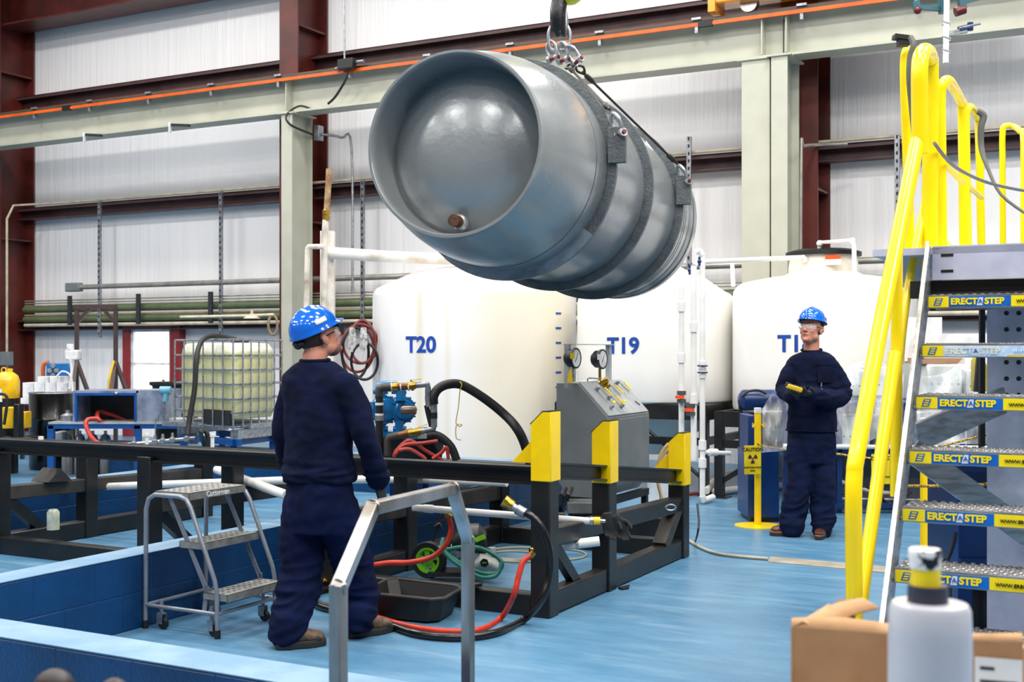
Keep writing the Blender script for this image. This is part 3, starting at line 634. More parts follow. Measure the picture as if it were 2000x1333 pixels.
# drum
def drum(lab, px, Y, r, h, m, nm='steel_drum'):
    t = thing(nm, lab, 'drum', Vector(((px - 1000) / F * Y, Y, 0)))
    part('shell', MB().lathe([(0, .01), (r - .01, .01), (r, .03), (r, h * .33), (r + .012, h * .34), (r, h * .36), (r, h * .64), (r + .012, h * .66), (r, h * .68), (r, h), (r - .02, h), (r - .02, h - .02), (0, h - .02)], t.location, n=40), m, t)
    part('rim', MB().tube([t.location + Vector((math.cos(a) * r, math.sin(a) * r, h)) for a in [k * math.pi / 20 for k in range(40)]], .01, 8, closed=True), galv, t)
    return t
gblack = mat('gloss black enamel', (8, 8, 9), .22, coat=.1)
drum('gloss black steel drum with a silver rim beside the blue bench', 103, 15.6, .29, .98, gblack)
drum('dark drum standing behind the light blue actuator', 345, 15.7, .27, .95, mat('matte dark drum', (30, 32, 34), .5))
wc = thing('waste_bin', 'black waste bin with sticks poking out left of the tote', 'bin', FL(334, 682 + 1.55 * F / 17.2))
part('tub', MB().lathe([(0, .02), (.2, .02), (.26, 1.02), (.3, 1.04), (.3, 1.08), (.24, 1.06), (.2, .95), (0, .9)], wc.location), rubber, wc)
solo('wood_offcuts', MB().beam(P(330, 765, 17.2), P(318, 742, 17.2), .03, .03).beam(P(338, 765, 17.2), P(340, 745, 17.2), .03, .03), mat('grey wood', (110, 100, 98), .7), 'grey wooden sticks standing in the black bin', 'sticks')
# yellow vessel and yellow post-mount machine at far left
yv = thing('yellow_vessel', 'round shouldered yellow pressure vessel at the far left edge', 'tank', Vector(((12 - 1000) / F * 15, 15, 0)))
zt = H - (728 - YH) / F * 15; zb = H - (778 - YH) / F * 15
part('shell', MB().lathe([(0, zb), (.155, zb), (.16, zb + .02), (.16, zt - .1), (.14, zt - .04), (.09, zt), (0, zt + .015)], yv.location, n=40), mat('vessel yellow', (238, 190, 10), .25, coat=.4), yv)
part('lifting_eye', MB().tube([yv.location + Vector((.03 * math.cos(a) - .03, 0, zt + .03 + .03 * math.sin(a))) for a in [k * math.pi / 8 for k in range(16)]], .008, 8, closed=True).cyl(yv.location + Vector((.05, 0, zt)), yv.location + Vector((.05, 0, zt + .05)), .03), MATS['vessel yellow'], yv)
part('skirt', MB().lathe([(0, 0.0), (.14, 0), (.14, zb), (0, zb)], yv.location), black, yv)
part('label', MB().box(yv.location + Vector((-.03, -.155, zt - .28)), (.09, .02, .16)), white, yv)
ym = thing('yellow_hoist_truck', 'yellow and black hand truck below the yellow vessel', 'trolley', Vector(((25 - 1000) / F * 14.6, 14.6, 0)))
part('panel', pb(4, 26, 796, 838, 14.6, .2).merge(pb(39, 49, 805, 838, 14.7, .2)), MATS['vessel yellow'], ym, .01)
part('mast', pb(26, 37, 790, 860, 14.5, .15).merge(pb(0, 60, 855, 868, 14.5, .4)), black, ym, .01)
part('handle', MB().tube([P(0, 770, 14.4), P(10, 772, 14.4), P(14, 785, 14.4), P(8, 830, 14.4)], .018, smooth=4), rubber, ym)
part('wheel', MB().cyl(P(10, 868, 14.6), P(22, 868, 14.6), .1), rubber, ym)
# white boxes behind the drum
pa = thing('box_pallet', 'dark table carrying the white cartons at the left', 'table', Vector(((90 - 1000) / F * 17, 17.0, 0)))
part('top', pb(38, 150, 790, 794, 16.9, .45), black, pa)
for px in (42, 146): part('leg', pb(px - 3, px + 3, 794, 682 + 1.55 * F / 16.9, 16.9, .06), black, pa)
k = 0
for row, (y1, y0, spec) in enumerate(((790, 778, (40, 58, 76)), (778, 762, (44, 66, 88, 110)), (762, 748, (44, 66, 88, 110)), (748, 736, (73, 97)))):
    for px in spec:
        wpx = 18 if row == 0 else 21
        solo('white_carton', pb(px, px + wpx, y0, y1, 16.95 + row * .001, .34), whitem, 'white carton behind the black drum, %s row, %s from the left' % (('lowest', 'second', 'third', 'topmost')[row], ('first', 'second', 'third', 'fourth')[spec.index(px)]), 'box', 'stacked white cartons', bevel=.004)
# blue regulator panel, water filter, gantry
rg = thing('gauge_panel', 'blue panel with four round silver gauges behind the white cartons', 'panel', P(112, 736, 18))
part('panel', pb(90, 135, 710, 752, 18, .12), mat('mid blue enamel', (20, 112, 185), .35), rg, .01)
for px, py in ((103, 715), (97, 724), (110, 724), (103, 733)): part('gauge', MB().cyl(P(px, py, 18), P(px, py, 17.95), .035), galv, rg)
part('leg', pb(108, 114, 752, 682 + 1.55 * F / 18, 18.02, .1), bluep, rg)
solo('orange_hose', MB().tube([P(95, 708, 18.1), P(86, 712, 18.1), P(84, 726, 18.1), P(85, 742, 18.1)], .03, smooth=5), mat('orange hose', (205, 95, 30), .5), 'orange hose bent behind the blue gauge panel', 'hose')
wfil = thing('white_filter_unit', 'white box unit with a dangling white tube beside the gantry leg', 'filter', P(138, 705, 16.8))
part('housing', pb(126, 151, 684, 704, 16.8, .2), whitem, wfil, .02); part('cap', MB().cyl(P(137, 684, 16.85), P(137, 672, 16.85), .05), whitem, wfil)
part('tube', MB().tube([P(137, 704, 16.8), P(140, 725, 16.8), P(136, 760, 16.8)], .02, smooth=4).tube([P(110, 737, 16.8), P(122, 726, 16.8), P(138, 735, 16.8), P(142, 765, 16.8)], .014, smooth=5), whitem, wfil)
gn = thing('a_frame_gantry', 'dark brown A-frame gantry standing in front of the wall beside the window', 'gantry', Vector(((190 - 1000) / F * 18.3, 18.3, 0)))
brn = mat('dark brown steel', (66, 50, 46), .5); Yg = 18.3; zf = 682 + 1.55 * F / Yg
part('crossbeam', MB().beam(P(147, 600, Yg), P(228, 600, Yg), .07, .07), brn, gn)
for px, sg in ((150, 1), (226, -1)):
    part('post', MB().beam(P(px, 600, Yg), P(px, zf - 4, Yg), .055, .055, (0, 1, 0)), brn, gn)
    part('knee_brace', MB().beam(P(px, 632, Yg), P(px + sg * 26, 602, Yg), .05, .05), brn, gn)
    part('foot_brace', MB().beam(P(px, 706, Yg), P(px + 34, 800, Yg - .4), .05, .05), brn, gn)
    part('foot_brace', MB().beam(P(px, 706, Yg), P(px - 14, 800, Yg - .8), .05, .05), brn, gn)
part('yellow_strap', MB().tube([P(222, 706, Yg - .1), P(213, 745, Yg - .3), P(211, 790, Yg - .4)], .02, smooth=4), mat('strap yellow', (215, 175, 30), .6), gn)
sh = thing('emergency_shower', 'cream pipe with a shower rose above the caged tote', 'shower', P(492, 612, 17.2))
part('rose', MB().lathe([(0, 0), (.02, .0), (.02, -.05), (.1, -.09), (.12, -.12), (0, -.12)], P(492, 606, 17.2)), MATS['cream pipe'], sh)
part('supply', MB().tube([P(352, 620, 17.3), P(492, 617, 17.2), P(535, 615, 17.1)], .022), MATS['cream pipe'], sh)
solo('wall_hose_ring', MB().tube([P(533 + 9 * math.cos(a), 635 + 19 * math.sin(a), 17.5) for a in [k * math.pi / 8 for k in range(16)]], .02, 8, closed=True), mat('tan hose', (150, 130, 95), .5), 'tan hose ring hanging left of the crane column', 'hose')
# coiled red and black hoses hanging on the red column
hr = thing('hose_rack', 'dark bracket holding coiled air hoses behind the man in the blue hard hat', 'rack', P(690, 640, 14.9))
part('hook', MB().beam(P(668, 638, 14.7), P(668, 655, 14.7), .05, .04).beam(P(716, 634, 14.7), P(716, 652, 14.7), .05, .04).beam(P(662, 636, 14.85), P(722, 632, 14.85), .05, .05), black, hr)
for i, (cx, cy, rx, ry, m, lab) in enumerate(((698, 682, 32, 45, hosedark, 'outer brick red coil'), (704, 672, 34, 38, hosedark, 'upper brick red coil'), (694, 690, 26, 50, rubber, 'long black coil'), (708, 668, 24, 42, mat('faded brick hose', (120, 52, 44), .5), 'inner faded red coil'), (712, 706, 26, 36, rubber, 'lowest black coil'))):
    solo('hanging_hose', MB().tube([P(cx + rx * math.cos(a), cy + ry * math.sin(a), 14.55 - i * .05 + .03 * math.sin(3 * a)) for a in [k * math.pi / 14 for k in range(28)]], .017, 8, closed=True), m, lab + ' of air hose hanging behind the man in the blue hard hat', 'hose', 'hanging air hoses')
gv = thing('hanging_gloves', 'white work gloves hanging among the coiled hoses', 'gloves', P(700, 665, 14.2))
for dx in (-12, 10): part('glove', MB().loft([(P(700 + dx, 640, 14.2), (.03, 0, 0), (0, .02, 0)), (P(700 + dx, 655, 14.2), (.045, 0, 0), (0, .025, 0)), (P(700 + dx, 672, 14.2), (.05, 0, 0), (0, .02, 0)), (P(698 + dx, 688, 14.2), (.02, 0, 0), (0, .01, 0))]), mat('soiled white glove', (200, 198, 194), .8, rgb2=(120, 118, 116), scale=30), gv)
# ---------------------------------------------------------------- black steel skid rack with yellow stops
PA = Vector((.19, 6.98, 0))                       # centre of the near corner post
sA = PA.x * CA - PA.y * SA; wA = PA.x * SA + PA.y * CA
rack = thing('pipe_skid_rack', 'long black welded steel skid rack with sloping end rail and three yellow stops', 'rack', B(sA - 2.3, wA + .9, 0), -A)
pw = .125
def zr(dw): return .80 - .11 * dw                # underside of the sloping end rails
frames = (0, -1.52, -3.09, -4.64)
for fi, ds in enumerate(frames):
    s = sA + ds
    posts = (0, .86, 2.24)
    for dw in posts:
        top = zr(dw) - .0
        part('post', MB().bbox(s - pw / 2, s + pw / 2, wA + dw - pw / 2, wA + dw + pw / 2, 0, top), black, rack, .008)
    part('mid_rail', MB().beam(B(s, wA + pw / 2, .45), B(s, wA + 2.24 - pw / 2, .40), .1, .11), dusty if fi else black, rack, .01)
    part('base_beam', MB().beam(B(s, wA + pw / 2, .075), B(s, wA + 2.24 - pw / 2, .075), .1, .14), black, rack, .012)
    # sloping I rail on top of the frame
    if fi == 0:
        part('end_rail', MB().hbeam(B(s, wA - .05, zr(0) + .05), B(s, wA + 2.3, zr(2.3) + .05), .1, .1), black, rack)
        part('brace', MB().beam(B(s, wA + .08, .42), B(s, wA + .42, .12), .05, .07), black, rack)
        part('brace', MB().beam(B(s, wA + 2.17, .40), B(s, wA + 1.86, .13), .1, .09), dusty, rack)
    else:
        part('brace', MB().beam(B(s, wA + .06, .40), B(s, wA + .4, .13), .07, .08), black, rack)
        part('end_rail', MB().hbeam(B(s, wA + .1, zr(.1) + .0), B(s, wA + 2.3, zr(2.3) + .0), .1, .1), black, rack)
    if fi:
        for k in range(2):
            part('roller_chock', MB().prism([B(s - .1, wA + .5 + k * .5 - .12, .50), B(s - .1, wA + .5 + k * .5 + .12, .49), B(s - .1, wA + .5 + k * .5, .60)], UR * .2), dusty, rack) if fi == 3 and k == 0 else None
part('long_rail', MB().hbeam(B(sA - 7.2, wA, .81), B(sA + .02, wA, .81), .1, .095).bbox(sA - 7.2, sA + .02, wA - .055, wA + .05, .855, .867), black, rack)
part('long_rail', MB().hbeam(B(sA - 7.2, wA + 2.24, zr(2.24) + .04), B(sA + .0, wA + 2.24, zr(2.24) + .04), .1, .09), black, rack)
part('cross_base', MB().bbox(sA - 4.64, sA - pw / 2, wA - .05, wA + .05, .0, .13), black, rack, .01)
part('cross_base', MB().bbox(sA - 1.5, sA - pw / 2, wA + 2.19, wA + 2.29, .0, .13), black, rack, .01)
for dw, hh in ((0, .405), (.86, .40), (2.24, .39)):
    zb = zr(dw) - .015; zt = zb + hh; s = sA + .006; w = wA + dw; q = .066
    sl = part('yellow_stop', MB().prism([B(s - q, w - q, zb), B(s + q, w - q, zb), B(s + q, w - q, zt), B(s + q - .055, w - q, zt), B(s - q, w - q, zt - .07)], WV * (2 * q)), byel, rack, .006, 'yellow painted chamfered stop')
    part('stop_cap', MB().prism([B(s - q - .004, w - q - .002, zt - .076), B(s + q - .055, w - q - .002, zt + .003), B(s + q, w - q - .002, zt + .003), B(s + q, w - q - .002, zt), B(s + q - .055, w - q - .002, zt), B(s - q, w - q - .002, zt - .07)], WV * (2 * q + .004)), rubber, sl)
    if dw != .86:
        part('gusset', MB().prism([B(s - q, w - .01, zb + .10), B(s - q - .15, w - .01, zb + .10), B(s - q, w - .01, zb + .25)], WV * .03), byel, rack, 0, 'yellow triangular gusset')
part('shackle_hook', MB().tube([P(1310, 992, 8.4) + Vector((.035 * math.cos(a), 0, .02 * math.sin(a))) for a in [k * math.pi / 6 for k in range(12)]], .006, 6, closed=True), galv, rack)
# ---------------------------------------------------------------- hanging pressure vessel
R0 = .68; th, ps = .36128, -.02563
ax = Vector((math.sin(th) * math.cos(ps), math.cos(th) * math.cos(ps), math.sin(ps)))
Cc = Vector((-.02492 * R0, 10.8343 * R0, H + 1.615 * R0))
e1 = Vector((math.cos(th), -math.sin(th), 0)); e2 = e1.cross(ax); e2 = -e2 if e2.z < 0 else e2
def V(t, a=0, r=0): return Cc + ax * t * R0 + (e1 * math.cos(a) + e2 * math.sin(a)) * r * R0
vm, nt, b, vec = node_mat('grey vessel enamel')
g1 = noise_n(nt, vec, 2.5, 5); g2 = noise_n(nt, vec, 30, 4)
nt.links.new(ramp(nt, g1, [(.3, (130, 135, 138)), (.7, (146, 150, 151))]), b.inputs['Base Color'])
mr = nt.nodes.new('ShaderNodeMapRange'); nt.links.new(g1, mr.inputs[0]); mr.inputs[3].default_value = .22; mr.inputs[4].default_value = .36; nt.links.new(mr.outputs[0], b.inputs['Roughness'])
b.inputs['Coat Weight'].default_value = .6; b.inputs['Coat Roughness'].default_value = .22; b.inputs['Metallic'].default_value = .35
bump_n(nt, b, g2, .16, .01)
dkgrey = mat('dark grey ring enamel', (92, 98, 100), .4, .15, rgb2=(78, 84, 90), scale=12, bump=.25, bscale=60)
cyl = thing('hanging_pressure_vessel', 'huge grey ribbed steel vessel hanging horizontally from the crane hook', 'tank', Cc - Vector((0, 0, R0 * 1.02)), 0)
T0 = -1.2775
outer = [(.735, T0), (.7564, T0), (.7564, T0 + .02), (.768, T0 + .06), (.80, T0 + .2), (.835, T0 + .34), (.868, T0 + .5), (.893, T0 + .66), (.905, T0 + .82), (.91, T0 + 1.0), (.91, -.05)]
outer += [(.91, 3.35), (.917, 3.352), (.917, 3.36), (.91, 3.37), (.925, 3.45), (.933, 3.56), (.93, 3.66), (.90, 3.78), (.80, 3.92), (.6, 4.05), (.3, 4.12), (0, 4.14)]
sh_ = part('shell', MB().lathe([(r * R0, h * R0) for r, h in outer], Cc, ax, 96), vm, cyl, sharp=50)
inner = [(.735, T0), (.728, T0 + .01), (.718, T0 + .06), (.713, T0 + .37), (.70, T0 + .39), (.64, T0 + .33), (.55, T0 + .27), (.42, T0 + .215), (.28, T0 + .175), (.14, T0 + .155), (0, T0 + .15)]
part('recessed_head', MB().lathe([(r * R0, h * R0) for r, h in inner], Cc, ax, 96), vm, cyl, sharp=50)
for t, lab in ((0, 'near'), (1.3033, 'mid'), (2.6283, 'far')):
    part('stiffener_ring', MB().lathe([(r * R0, (t + h) * R0) for r, h in ((.905, -.0), (1, -.0), (1.0, .045), (.905, .045))], Cc, ax, 96), dkgrey, cyl)
    part('weld_bead', MB().tube([V(t - .008, k * math.pi / 40, .912) for k in range(80)], .006, 6, closed=True), dkgrey, cyl)
for t in (-.42, -.30, 3.1, 3.18, 3.5): part('seam', MB().tube([V(t, k * math.pi / 40, .902 + (.008 if t > -.35 and t < 3.4 else 0.0) + (.03 if t > 3.4 else 0)) for k in range(80)], .003, 6, closed=True), dkgrey, cyl)
# doubler plate on the underside of the near ring
ang = [math.radians(d) for d in range(-128, -33, 5)]
dv = MB(); vs = []; fs = []
for a in ang: vs += [V(-.03, a, .91), V(-.03, a, 1.0), V(-.008, a, 1.004), V(-.008, a, .91)]
for i in range(len(ang) - 1):
    o = i * 4
    for k in range(4): fs.append((o + k, o + (k + 1) % 4, o + 4 + (k + 1) % 4, o + 4 + k))
fs += [(0, 1, 2, 3), tuple(len(vs) - 4 + k for k in (3, 2, 1, 0))]
part('doubler_plate', MB().add(vs, fs), mat('pale worn grey paint', (140, 150, 160), .3, .2, rgb2=(110, 118, 124), scale=9, lo=.45, hi=.7), cyl)
pl = part('drain_plug', MB().cyl(V(T0 + .31, math.radians(-95), .60), V(T0 + .15, math.radians(-95), .60), .034), mat('rusty plug', (95, 55, 35), .7, rgb2=(60, 38, 28), scale=40), cyl)
part('weld_ring', MB().lathe([(.034, 0), (.052, .0), (.045, .022), (.034, .03)], V(T0 + .29, math.radians(-95), .60), -ax), galv, pl)
mk = MB()
for i in range(5):
    c = V(2.0 + i * .1, math.radians(38), .918); mk.beam(c, c + (e2 * .8 - e1 * .6) * (.06 if i % 2 else .09), .012, .004, e1)
part('faded_marking', mk, white, cyl)
def shackle(lab, c, d, n_, L=.11, wd=.045, r=.011, pinc=None, pm=None):
    d = Vector(d).normalized(); n_ = Vector(n_); n_ = (n_ - d * n_.dot(d)).normalized()
    t = thing('shackle', lab, 'shackle', Vector(c) - d * L / 2, 0, 'galvanised rigging shackles')
    c = Vector(c); lo = c - d * L * .45
    pts = [lo + n_ * wd * .62, c - d * L * .1 + n_ * wd * .8, c + d * L * .25 + n_ * wd * .75, c + d * L * .5, c + d * L * .25 - n_ * wd * .75, c - d * L * .1 - n_ * wd * .8, lo - n_ * wd * .62]
    part('bow', MB().tube(pts, r, 10, smooth=5), galv, t)
    part('pin', MB().cyl(lo + n_ * wd * 1.15, lo - n_ * wd * 1.15, r * 1.0), pm or mat('red pin', (120, 40, 36), .4, .4), t)
    for sg in (1, -1): part('eye', MB().cyl(lo + n_ * wd * .95 * sg, lo + n_ * wd * .45 * sg, r * 2.0), galv, t)
    return t
for t, nm in ((0, 'near'), (2.6283, 'far')):
    for sg in (1, -1):
        y0 = Cc + ax * (t + .022) * R0
        a = y0 + e1 * sg * R0 * .93; b_ = y0 + e1 * sg * (R0 + .062)
        if sg == 1: part('lifting_lug', MB().prism([a - ax * .045, b_ - ax * .045, b_ - ax * .045 + e2 * .19, b_ - ax * .045 + e2 * .215 - e1 * .03 * sg, a - ax * .045 + e2 * .215], ax * .035), dkgrey, cyl, .004)
        else: part('lifting_lug', MB().prism([a - ax * .045, b_ - ax * .045, b_ - ax * .045 + e2 * .215, a - ax * .045 + e2 * .215], ax * .035), dkgrey, cyl)
hook = V(1.285, 0, 0); hook.z = 0; hx, hy = hook.x + .03, hook.y
def HP(px, py, dy=0): return P(px, py, hy + dy)
lugn = Cc + ax * .0 + e1 * (R0 + .02) + e2 * .17 - ax * .035
lugf = Cc + ax * 2.6283 * R0 + e1 * (R0 + .03) + e2 * .15 - ax * .03
topp = HP(1112, 100)
shackle('shackle on the near lifting lug of the hanging vessel', lugn + Vector((-.012, 0, .055)), (-.35, 0, 1), (.55, -1, 0), .135, .05, .013)
shackle('shackle on the far lifting lug of the hanging vessel', lugf + Vector((-.03, 0, .07)), (-.45, -.1, 1), (.5, -1, 0), .14, .05, .013)
hb = thing('hook_block', 'black crane hook block with a yellow top above the hanging vessel', 'hook', HP(1091, 80))
part('body', MB().loft([(HP(1093, 2), (.055, 0, 0), (0, .06, 0)), (HP(1090, 20), (.055, 0, 0), (0, .07, 0)), (HP(1090, 55), (.055, 0, 0), (0, .07, 0)), (HP(1096, 74), (.03, 0, 0), (0, .04, 0))], 16), mat('worn black paint', (18, 18, 20), .3, rgb2=(90, 90, 95), scale=30, lo=.6, hi=.72), hb)
part('top_shell', MB().ball(HP(1113, -8), (.085, .09, .06)).ball(HP(1080, -30), (.12, .1, .1)), mat('hook block yellow', (205, 208, 20), .35), hb)
part('hook_tip', MB().tube([HP(1094, 8), HP(1100, 20), HP(1103, 35), HP(1102, 55), HP(1096, 68), HP(1088, 66)], [.02, .022, .024, .026, .024, .014], 10, smooth=4), galv, hb)
ml = solo('master_link', MB().tube([HP(1074, 92), HP(1072, 66), HP(1079, 50), HP(1092, 46), HP(1106, 50), HP(1113, 66), HP(1111, 92), HP(1105, 98), HP(1092, 98), HP(1080, 98)], .014, 10, smooth=4, closed=True), galv, 'oblong steel master link hanging from the crane hook', 'link')
for i, (cx, cy, dx, dz, lab) in enumerate(((1078, 100, .15, -1, 'left'), (1099, 103, .1, -1, 'middle'), (1118, 108, .7, -1, 'right'))):
    shackle('%s one of three shackles below the master link' % lab, HP(cx, cy - 2, -.03 * i), (-dx, 0, -dz), (.8, -.6, 0), .13, .045, .013, pm=MATS['red pin'])
wire = mat('greasy wire rope', (52, 46, 42), .5, .4)
def sling(lab, a, b_):
    t = thing('wire_sling', lab, 'sling', (Vector(a) + Vector(b_)) / 2, 0, 'wire rope slings')
    d = (Vector(b_) - Vector(a)).normalized()
    part('rope', MB().cyl(a, b_, .0085), wire, t)
    part('ferrule', MB().lathe([(.009, 0), (.018, .015), (.018, .07), (.009, .1)], Vector(a) + d * .03, d), wire, t); part('ferrule', MB().lathe([(.009, 0), (.018, .015), (.018, .07), (.009, .1)], Vector(b_) - d * .13, d), wire, t)
    part('eye_loop', MB().tube([Vector(a) + d * .03, Vector(a) - d * .02 + Vector((.02, 0, .02)), Vector(a) - d * .06, Vector(a) - d * .02 - Vector((.02, 0, .01)), Vector(a) + d * .03], .0085, smooth=4), wire, t)
    return t
sling('wire sling running down to the far right lug of the vessel', HP(1137, 140), lugf + Vector((-.06, 0, .14)))
sling('wire sling dropping behind the near ring to the near lug', HP(1112, 132), lugn + Vector((-.05, .03, .15)))
lugn2 = Cc - e1 * (R0 + .02) + e2 * .25; lugf2 = Cc + ax * 2.6283 * R0 - e1 * (R0 + .03) + e2 * .25
# ---------------------------------------------------------------- grey control cabinet with two gauges
sC = .796 * CA - 10.0 * SA; wC = .796 * SA + 10.0 * CA
gc = thing('control_cabinet', 'grey sloping front control cabinet with valves and two round gauges', 'cabinet', B(sC - .22, wC + .47), -A)
W_ = .93; dS = .475
prof = [(0, .42), (0, .98), (-.26, 1.29), (-dS, 1.275), (-dS, .38)]
z_b = .40
part('body', MB().prism([B(sC + a, wC, z) for a, z in ((0, z_b + .04), (0, .975), (-.275, 1.262), (-dS, 1.262), (-dS, z_b + .04), (-.36, z_b - .1), (-.1, z_b - .1))], WV * W_), greyp, gc, .004)
n_s = Vector((UR.x * .72, UR.y * .72, .69)).normalized()
def SP(u, v, off=0): # on sloping panel: u along w 0..1, v 0 top..1 bottom
    return B(sC - .275 + .275 * v, wC + W_ * u, 1.262 - .287 * v) + n_s * off
pn = part('sloping_panel', MB().add([SP(.02, .0, .002), SP(.98, .0, .002), SP(.98, .97, .002), SP(.02, .97, .002), SP(.02, .0, .014), SP(.98, .0, .014), SP(.98, .97, .014), SP(.02, .97, .014)], [(0, 1, 2, 3), (4, 5, 6, 7), (0, 1, 5, 4), (1, 2, 6, 5), (2, 3, 7, 6), (3, 0, 4, 7)]), lgrey, gc)
dr = part('front_door', MB().bbox(sC + .001, sC + .014, wC + .03, wC + W_ - .03, z_b + .06, .955), greyp, gc, .003)
part('door_handle', MB().bbox(sC + .014, sC + .035, wC + .1, wC + .13, .62, .72), galv, dr)
for i, (u, v, l) in enumerate(((.22, .25, 1), (.50, .2, 1), (.76, .13, 1), (.30, .52, 1), (.18, .78, 0), (.42, .78, 0))):
    vv = part('panel_valve', MB().cyl(SP(u, v, .012), SP(u, v, .045), .017).ball(SP(u, v, .045), .014), galv, pn)
    if l:
        part('lever', MB().beam(SP(u, v, .05), SP(u + .02, v + .33, .06), .014, .005, n_s), galv, vv)
        part('lever_grip', MB().beam(SP(u + .10, v + .03, .055), SP(u + .12, v + .27, .055), .022, .008, n_s), byel, vv)
    else: part('lever_grip', MB().beam(SP(u + .05, v - .08, .05), SP(u + .13, v - .1, .05), .022, .008, n_s), byel, vv)
part('regulator', MB().cyl(SP(.42, .08, .01), SP(.44, .12, .09), .026).ball(SP(.46, .2, .04), .03), brass, gc)
part('panel_tag', MB().beam(SP(.86, .66, .014), SP(.90, .78, .014), .03, .004, n_s), blk, pn)
fr = part('gauge_frame', MB().bbox(sC - .40, sC - .36, wC + .0, wC + .045, 1.22, 1.59).bbox(sC - .40, sC - .36, wC + W_ - .06, wC + W_ - .01, 1.26, 1.59).bbox(sC - .41, sC - .33, wC, wC + W_ - .01, 1.585, 1.592), lgrey, gc)
for i, (px, py) in enumerate(((1132, 700), (1184, 702))):
    w = wC + (.2 if i == 0 else .72); zc = 1.47
    c = B(sC - .30, w, zc); nrm = (UR - WV * .06).normalized()
    c = P(px - 8, py, 10.15 if i == 0 else 10.55)
    g = part('gauge', MB().lathe([(0, 0), (.05, 0), (.075, .03), (.078, .075), (.088, .08), (.088, .1), (.078, .102), (.076, .095), (0, .095)], c - nrm * .09, nrm, 32), blk, gc)
    part('gauge_dial', MB().lathe([(0, 0), (.074, 0), (.074, .004), (0, .004)], c + nrm * .004, nrm, 32), white, g)
    part('needle', MB().beam(c + nrm * .011 + Vector((0, 0, -.03)) - WV * .02, c + nrm * .011 + Vector((0, 0, .045)) + WV * .03, .005, .002, nrm), blk, g)
    part('gauge_sticker', MB().box(c + Vector((-.03, -.075, .02)), (.035, .015, .05)), MATS['label yellow'] if i == 0 else white, g)
    part('stem', MB().cyl(c + Vector((-.02, 0, -.08)), c + Vector((-.02, 0, -.20)), .013), brass if i else galv, g)
part('yellow_tag', MB().prism([P(1108, 748, 10.1), P(1119, 748, 10.1), P(1116, 722, 10.1), P(1112, 722, 10.1)], Vector((0, .01, 0))), byel, gc)
part('papers', MB().box(B(sC - .34, wC + .35, 1.268), (.1, .3, .008), -A), white, gc)
part('impulse_tube', MB().tube([P(1148, 746, 10.3), P(1150, 739, 10.3), P(1176, 741, 10.5)], .006, smooth=3), galv, gc)
part('support_frame', MB().bbox(sC - .06, sC, wC, wC + W_, z_b - .16, z_b - .1).bbox(sC - dS, sC - dS + .06, wC, wC + W_, z_b - .16, z_b - .1).bbox(sC - dS, sC, wC, wC + .05, z_b - .16, z_b - .1), black, gc)
for s in (sC - .03, sC - dS + .03):
    for w in (wC + .03, wC + W_ - .03): part('leg', MB().bbox(s - .025, s + .025, w - .025, w + .025, 0, z_b - .16), black, gc)
part('side_fitting', MB().tube([P(1088, 856, 9.9), P(1083, 858, 9.9), P(1084, 902, 9.9), P(1090, 903, 9.9)], .016).ball(P(1083, 856, 9.9), .03).ball(P(1083, 902, 9.9), .03), galv, gc)
for dx in (0, 12):
    solo('cabinet_hose', MB().tube([P(1104 + dx, 955, 9.7), P(1096 + dx, 972, 9.5), FL(1082 + dx * .6, 1010, .03), FL(1070 + dx, 1040, .02)], .02, smooth=5), rubber, ('left' if dx == 0 else 'right') + ' black hose dropping out of the grey cabinet underside', 'hose')
# ---------------------------------------------------------------- diaphragm pump on a dark stand
Yp = 9.6
pp = thing('diaphragm_pump', 'bright blue diaphragm pump with bronze pipework on a dark stand', 'pump', P(775, 890, Yp))
bpm = mat('pump blue', (12, 118, 178), .25, coat=.4, rgb2=(8, 100, 160), scale=9)
for i, (px, r) in enumerate(((750, .112), (786, .105))):
    c = P(px, 801, Yp + .05 * i); n_ = Vector((.5, -.87, 0))
    part('centre_body', MB().cyl(c - n_.normalized() * .02, c + n_.normalized() * .02, r * .8), bpm, pp) if i else None
    part('chamber', MB().lathe([(0, -.10), (.05, -.095), (.08, -.07), (r - .01, -.03), (r, -.03), (r + .006, 0), (r, .03), (r - .02, .03), (r - .03, .05), (0, .06)], c, n_, 32), bpm, pp)
    bl = MB()
    for k in range(12):
        a = k * math.pi / 6; x = Vector((0, 0, 1)); y = n_.normalized().cross(x)
        q = c + (x * math.cos(a) + y * math.sin(a)) * (r + .004); bl.cyl(q - n_.normalized() * .035, q + n_.normalized() * .035, .008, 8)
    part('clamp_bolts', bl, bpm, pp)
    part('manifold_neck', MB().cyl(P(px + (-8 if i == 0 else -3), 783, Yp), P(px + (-8 if i == 0 else -3), 760, Yp), .04).cyl(P(px - 6, 822, Yp), P(px - 6, 846, Yp), .035), bpm, pp)
    part('manifold_flange', MB().cyl(P(px - 21, 765, Yp), P(px + 8, 765, Yp), .022).cyl(P(px - 18, 838, Yp), P(px + 8, 838, Yp), .022), bpm, pp)
part('top_manifold', MB().tube([P(735, 758, Yp), P(748, 752, Yp), P(775, 752, Yp)], .03, smooth=3), bpm, pp)
part('exhaust_silencer', MB().lathe([(0, 0), (.03, 0), (.032, .01), (.036, .012), (.036, .11), (.03, .118), (0, .12)], P(784, 802, Yp - .12), (1, -.15, 0), 20), mat('bronze silencer', (140, 118, 108), .3, .6), pp)
def pipe_run(pts, r, m, nm='pipe'): return part(nm, MB().tube(pts, r, 12), m, pp)
ty = Yp - .25
pipe_run([P(741, 775, ty), P(741, 760, ty), P(748, 757, ty), P(764, 757, ty)], .034, mat('malleable iron', (72, 68, 64), .5, .4))
pipe_run([P(741, 775, ty), P(741, 890, ty)], .03, rubber)
